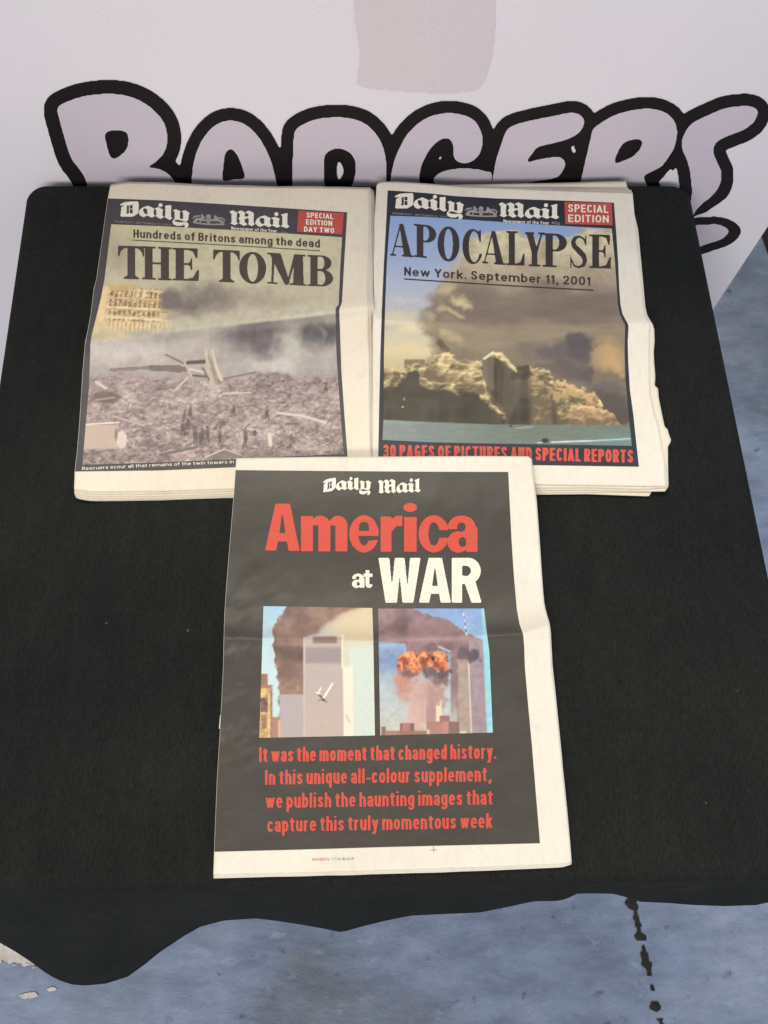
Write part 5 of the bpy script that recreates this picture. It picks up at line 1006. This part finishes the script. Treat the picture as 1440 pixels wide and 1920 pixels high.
    img = over(img, (208, 188, 176), sm(10, 4, np.abs(x - 582 - (y - 1000) * .01)) * sm(1100, 1200, y) * .7); img = over(img, (172, 138, 134), sm(590, 600, x) * sm(705, 690, x) * sm(1150, 1250, y) * .6)
    for a in [(705, 1220, 770, 1400, (226, 216, 180)), (745, 1160, 770, 1240, (212, 200, 168)), (90, 1455, 140, 1700, (130, 98, 88)), (140, 1500, 250, 1700, (160, 122, 108)), (300, 1415, 460, 1700, (124, 90, 88)), (325, 1415, 410, 1700, (178, 122, 112)), (745, 1330, 860, 1420, (146, 104, 98)), (600, 1395, 965, 1700, (170, 122, 112)), (780, 1395, 840, 1700, (186, 132, 120)), (850, 1400, 968, 1700, (128, 104, 98)), (545, 1490, 635, 1700, (206, 190, 160)), (975, 1505, 1050, 1700, (214, 200, 170)), (250, 1500, 600, 1700, (150, 112, 100))][:]:
        img = rect(img, x, y, *a[:4], a[4], .92, 7)
    for k in range(7): img = over(img, (232, 228, 222) if k % 2 == 0 else (120, 100, 110), sm(9, 4, segd((1014 + k * 5, 180 + k * 36), (1018 + k * 5, 212 + k * 36), x, y)[0]) * .9)
    return img
P1 = [(494, 1136.5), (698, 1140), (703, 1379), (486, 1383.5)]; P2 = [(709, 1141), (907.5, 1141), (924, 1373.5), (713, 1379)]
picture('aircraft_picture', [P1[0], (560, 1137.5), P1[1]], [P1[1], (700, 1200), P1[2]], [P1[3], P1[2]], [P1[0], (492, 1200), (489, 1300), P1[3]], HA, .0004, paint_plane, na, 1.5)
picture('explosion_picture', [P2[0], P2[1]], [P2[1], (912, 1180), (917.5, 1222), P2[2]], [P2[3], P2[2]], [P2[0], (710, 1200), P2[3]], HA, .0004, paint_blast, na, 1.5)
D, M, _c = masthead('A')
print_mesh('masthead_word', [D], HA, .0004, INK_WHITE, na); print_mesh('masthead_word', [M], HA, .0004, INK_WHITE, na)
print_mesh('title_lettering', set_glyphs(Q, [('A', 497, 562, 1032, 1033, 88), ('m', 564.5, 651.5, 1033.5, 1034, 66), ('e', 655, 710, 1034.5, 1034.5, 67), ('r', 713.5, 754, 1034.5, 1034.5, 66), ('i', 757.5, 781, 1034.5, 1034.5, 65), ('c', 785, 840, 1034.5, 1034.5, 67), ('a', 839, 895.5, 1035, 1035, 67)]) + [(lambda v_: (np.c_[769 + v_[0][:, 0] * 13, 951.5 + v_[0][:, 1] * 8.5], v_[1]))(mesh_2d([arc_poly(0, 0, 1, 1, 0, 360 - 15, 23)]))], HA, .0004, INK_RED2, na, 10)
print_mesh('title_lettering', set_glyphs(Q, [('W', 709.5, 788.5, 1130, 1130, 84), ('A', 785.5, 845.5, 1130, 1130, 84), ('R', 847, 903, 1130, 1130, 84), ('a', 660, 683.5, 1102, 1102, 26), ('t', 681.5, 698.5, 1102, 1102, 33)]), HA, .0004, INK_WHITE, na, 10)
TX = [('It was the moment that changed history.', (486, 1429), (931, 1422.5)), ('In this unique all-colour supplement,', (497, 1471.5), (921.5, 1465)), ('we publish the haunting images that', (498, 1515.5), (924, 1508.5)), ('capture this truly momentous week', (501, 1560), (923.5, 1552.5))]
for s_, a, b in TX: print_mesh('text_line', [text(s_, a, b, 28, .175)], HA, .0004, INK_RED2, na, 18)
print_mesh('printer_mark', [text('MAGENTA', (585.5, 1614), (617, 1613.4), 5, .22)], HA, .0002, INK_MAG, na); print_mesh('printer_mark', [text('CYAN', (621.5, 1613.4), (639, 1613), 5, .22)], HA, .0002, INK_CYAN, na)
print_mesh('printer_mark', [text('BLACK', (642, 1613), (663.5, 1612.4), 5, .22)], HA, .0002, INK_GREY, na)
print_mesh('registration_mark', [line_part((807, 1593.2), (819, 1592.8), 1.2, 0, 3), quad_part([(812.4, 1587), (813.6, 1587), (813.6, 1593.0), (812.4, 1593.0)]), quad_part([(812.4, 1594.5), (813.6, 1594.5), (813.6, 1599), (812.4, 1599)])], HA, .0002, INK_GREY, na)
w0, w1 = on_z([(414.4, 1340)], TABZ + .0070)[0], on_z([(412.2, 1366)], TABZ + .0070)[0]
bm = bmesh.new(); d = Vector(w1 - w0); bmesh.ops.create_cone(bm, segments=8, radius1=.0005, radius2=.0005, depth=d.length, cap_ends=True)
q = d.to_track_quat('Z', 'Y'); cen = Vector((w0 + w1) / 2) + Vector((-.0006, 0, -.0016))
vs = [tuple(q @ v.co + cen) for v in bm.verts]; bm.verts.index_update(); fs = [[v.index for v in f.verts] for f in bm.faces]; bm.free()
obj('staple', vs, fs, STAPLE, na)
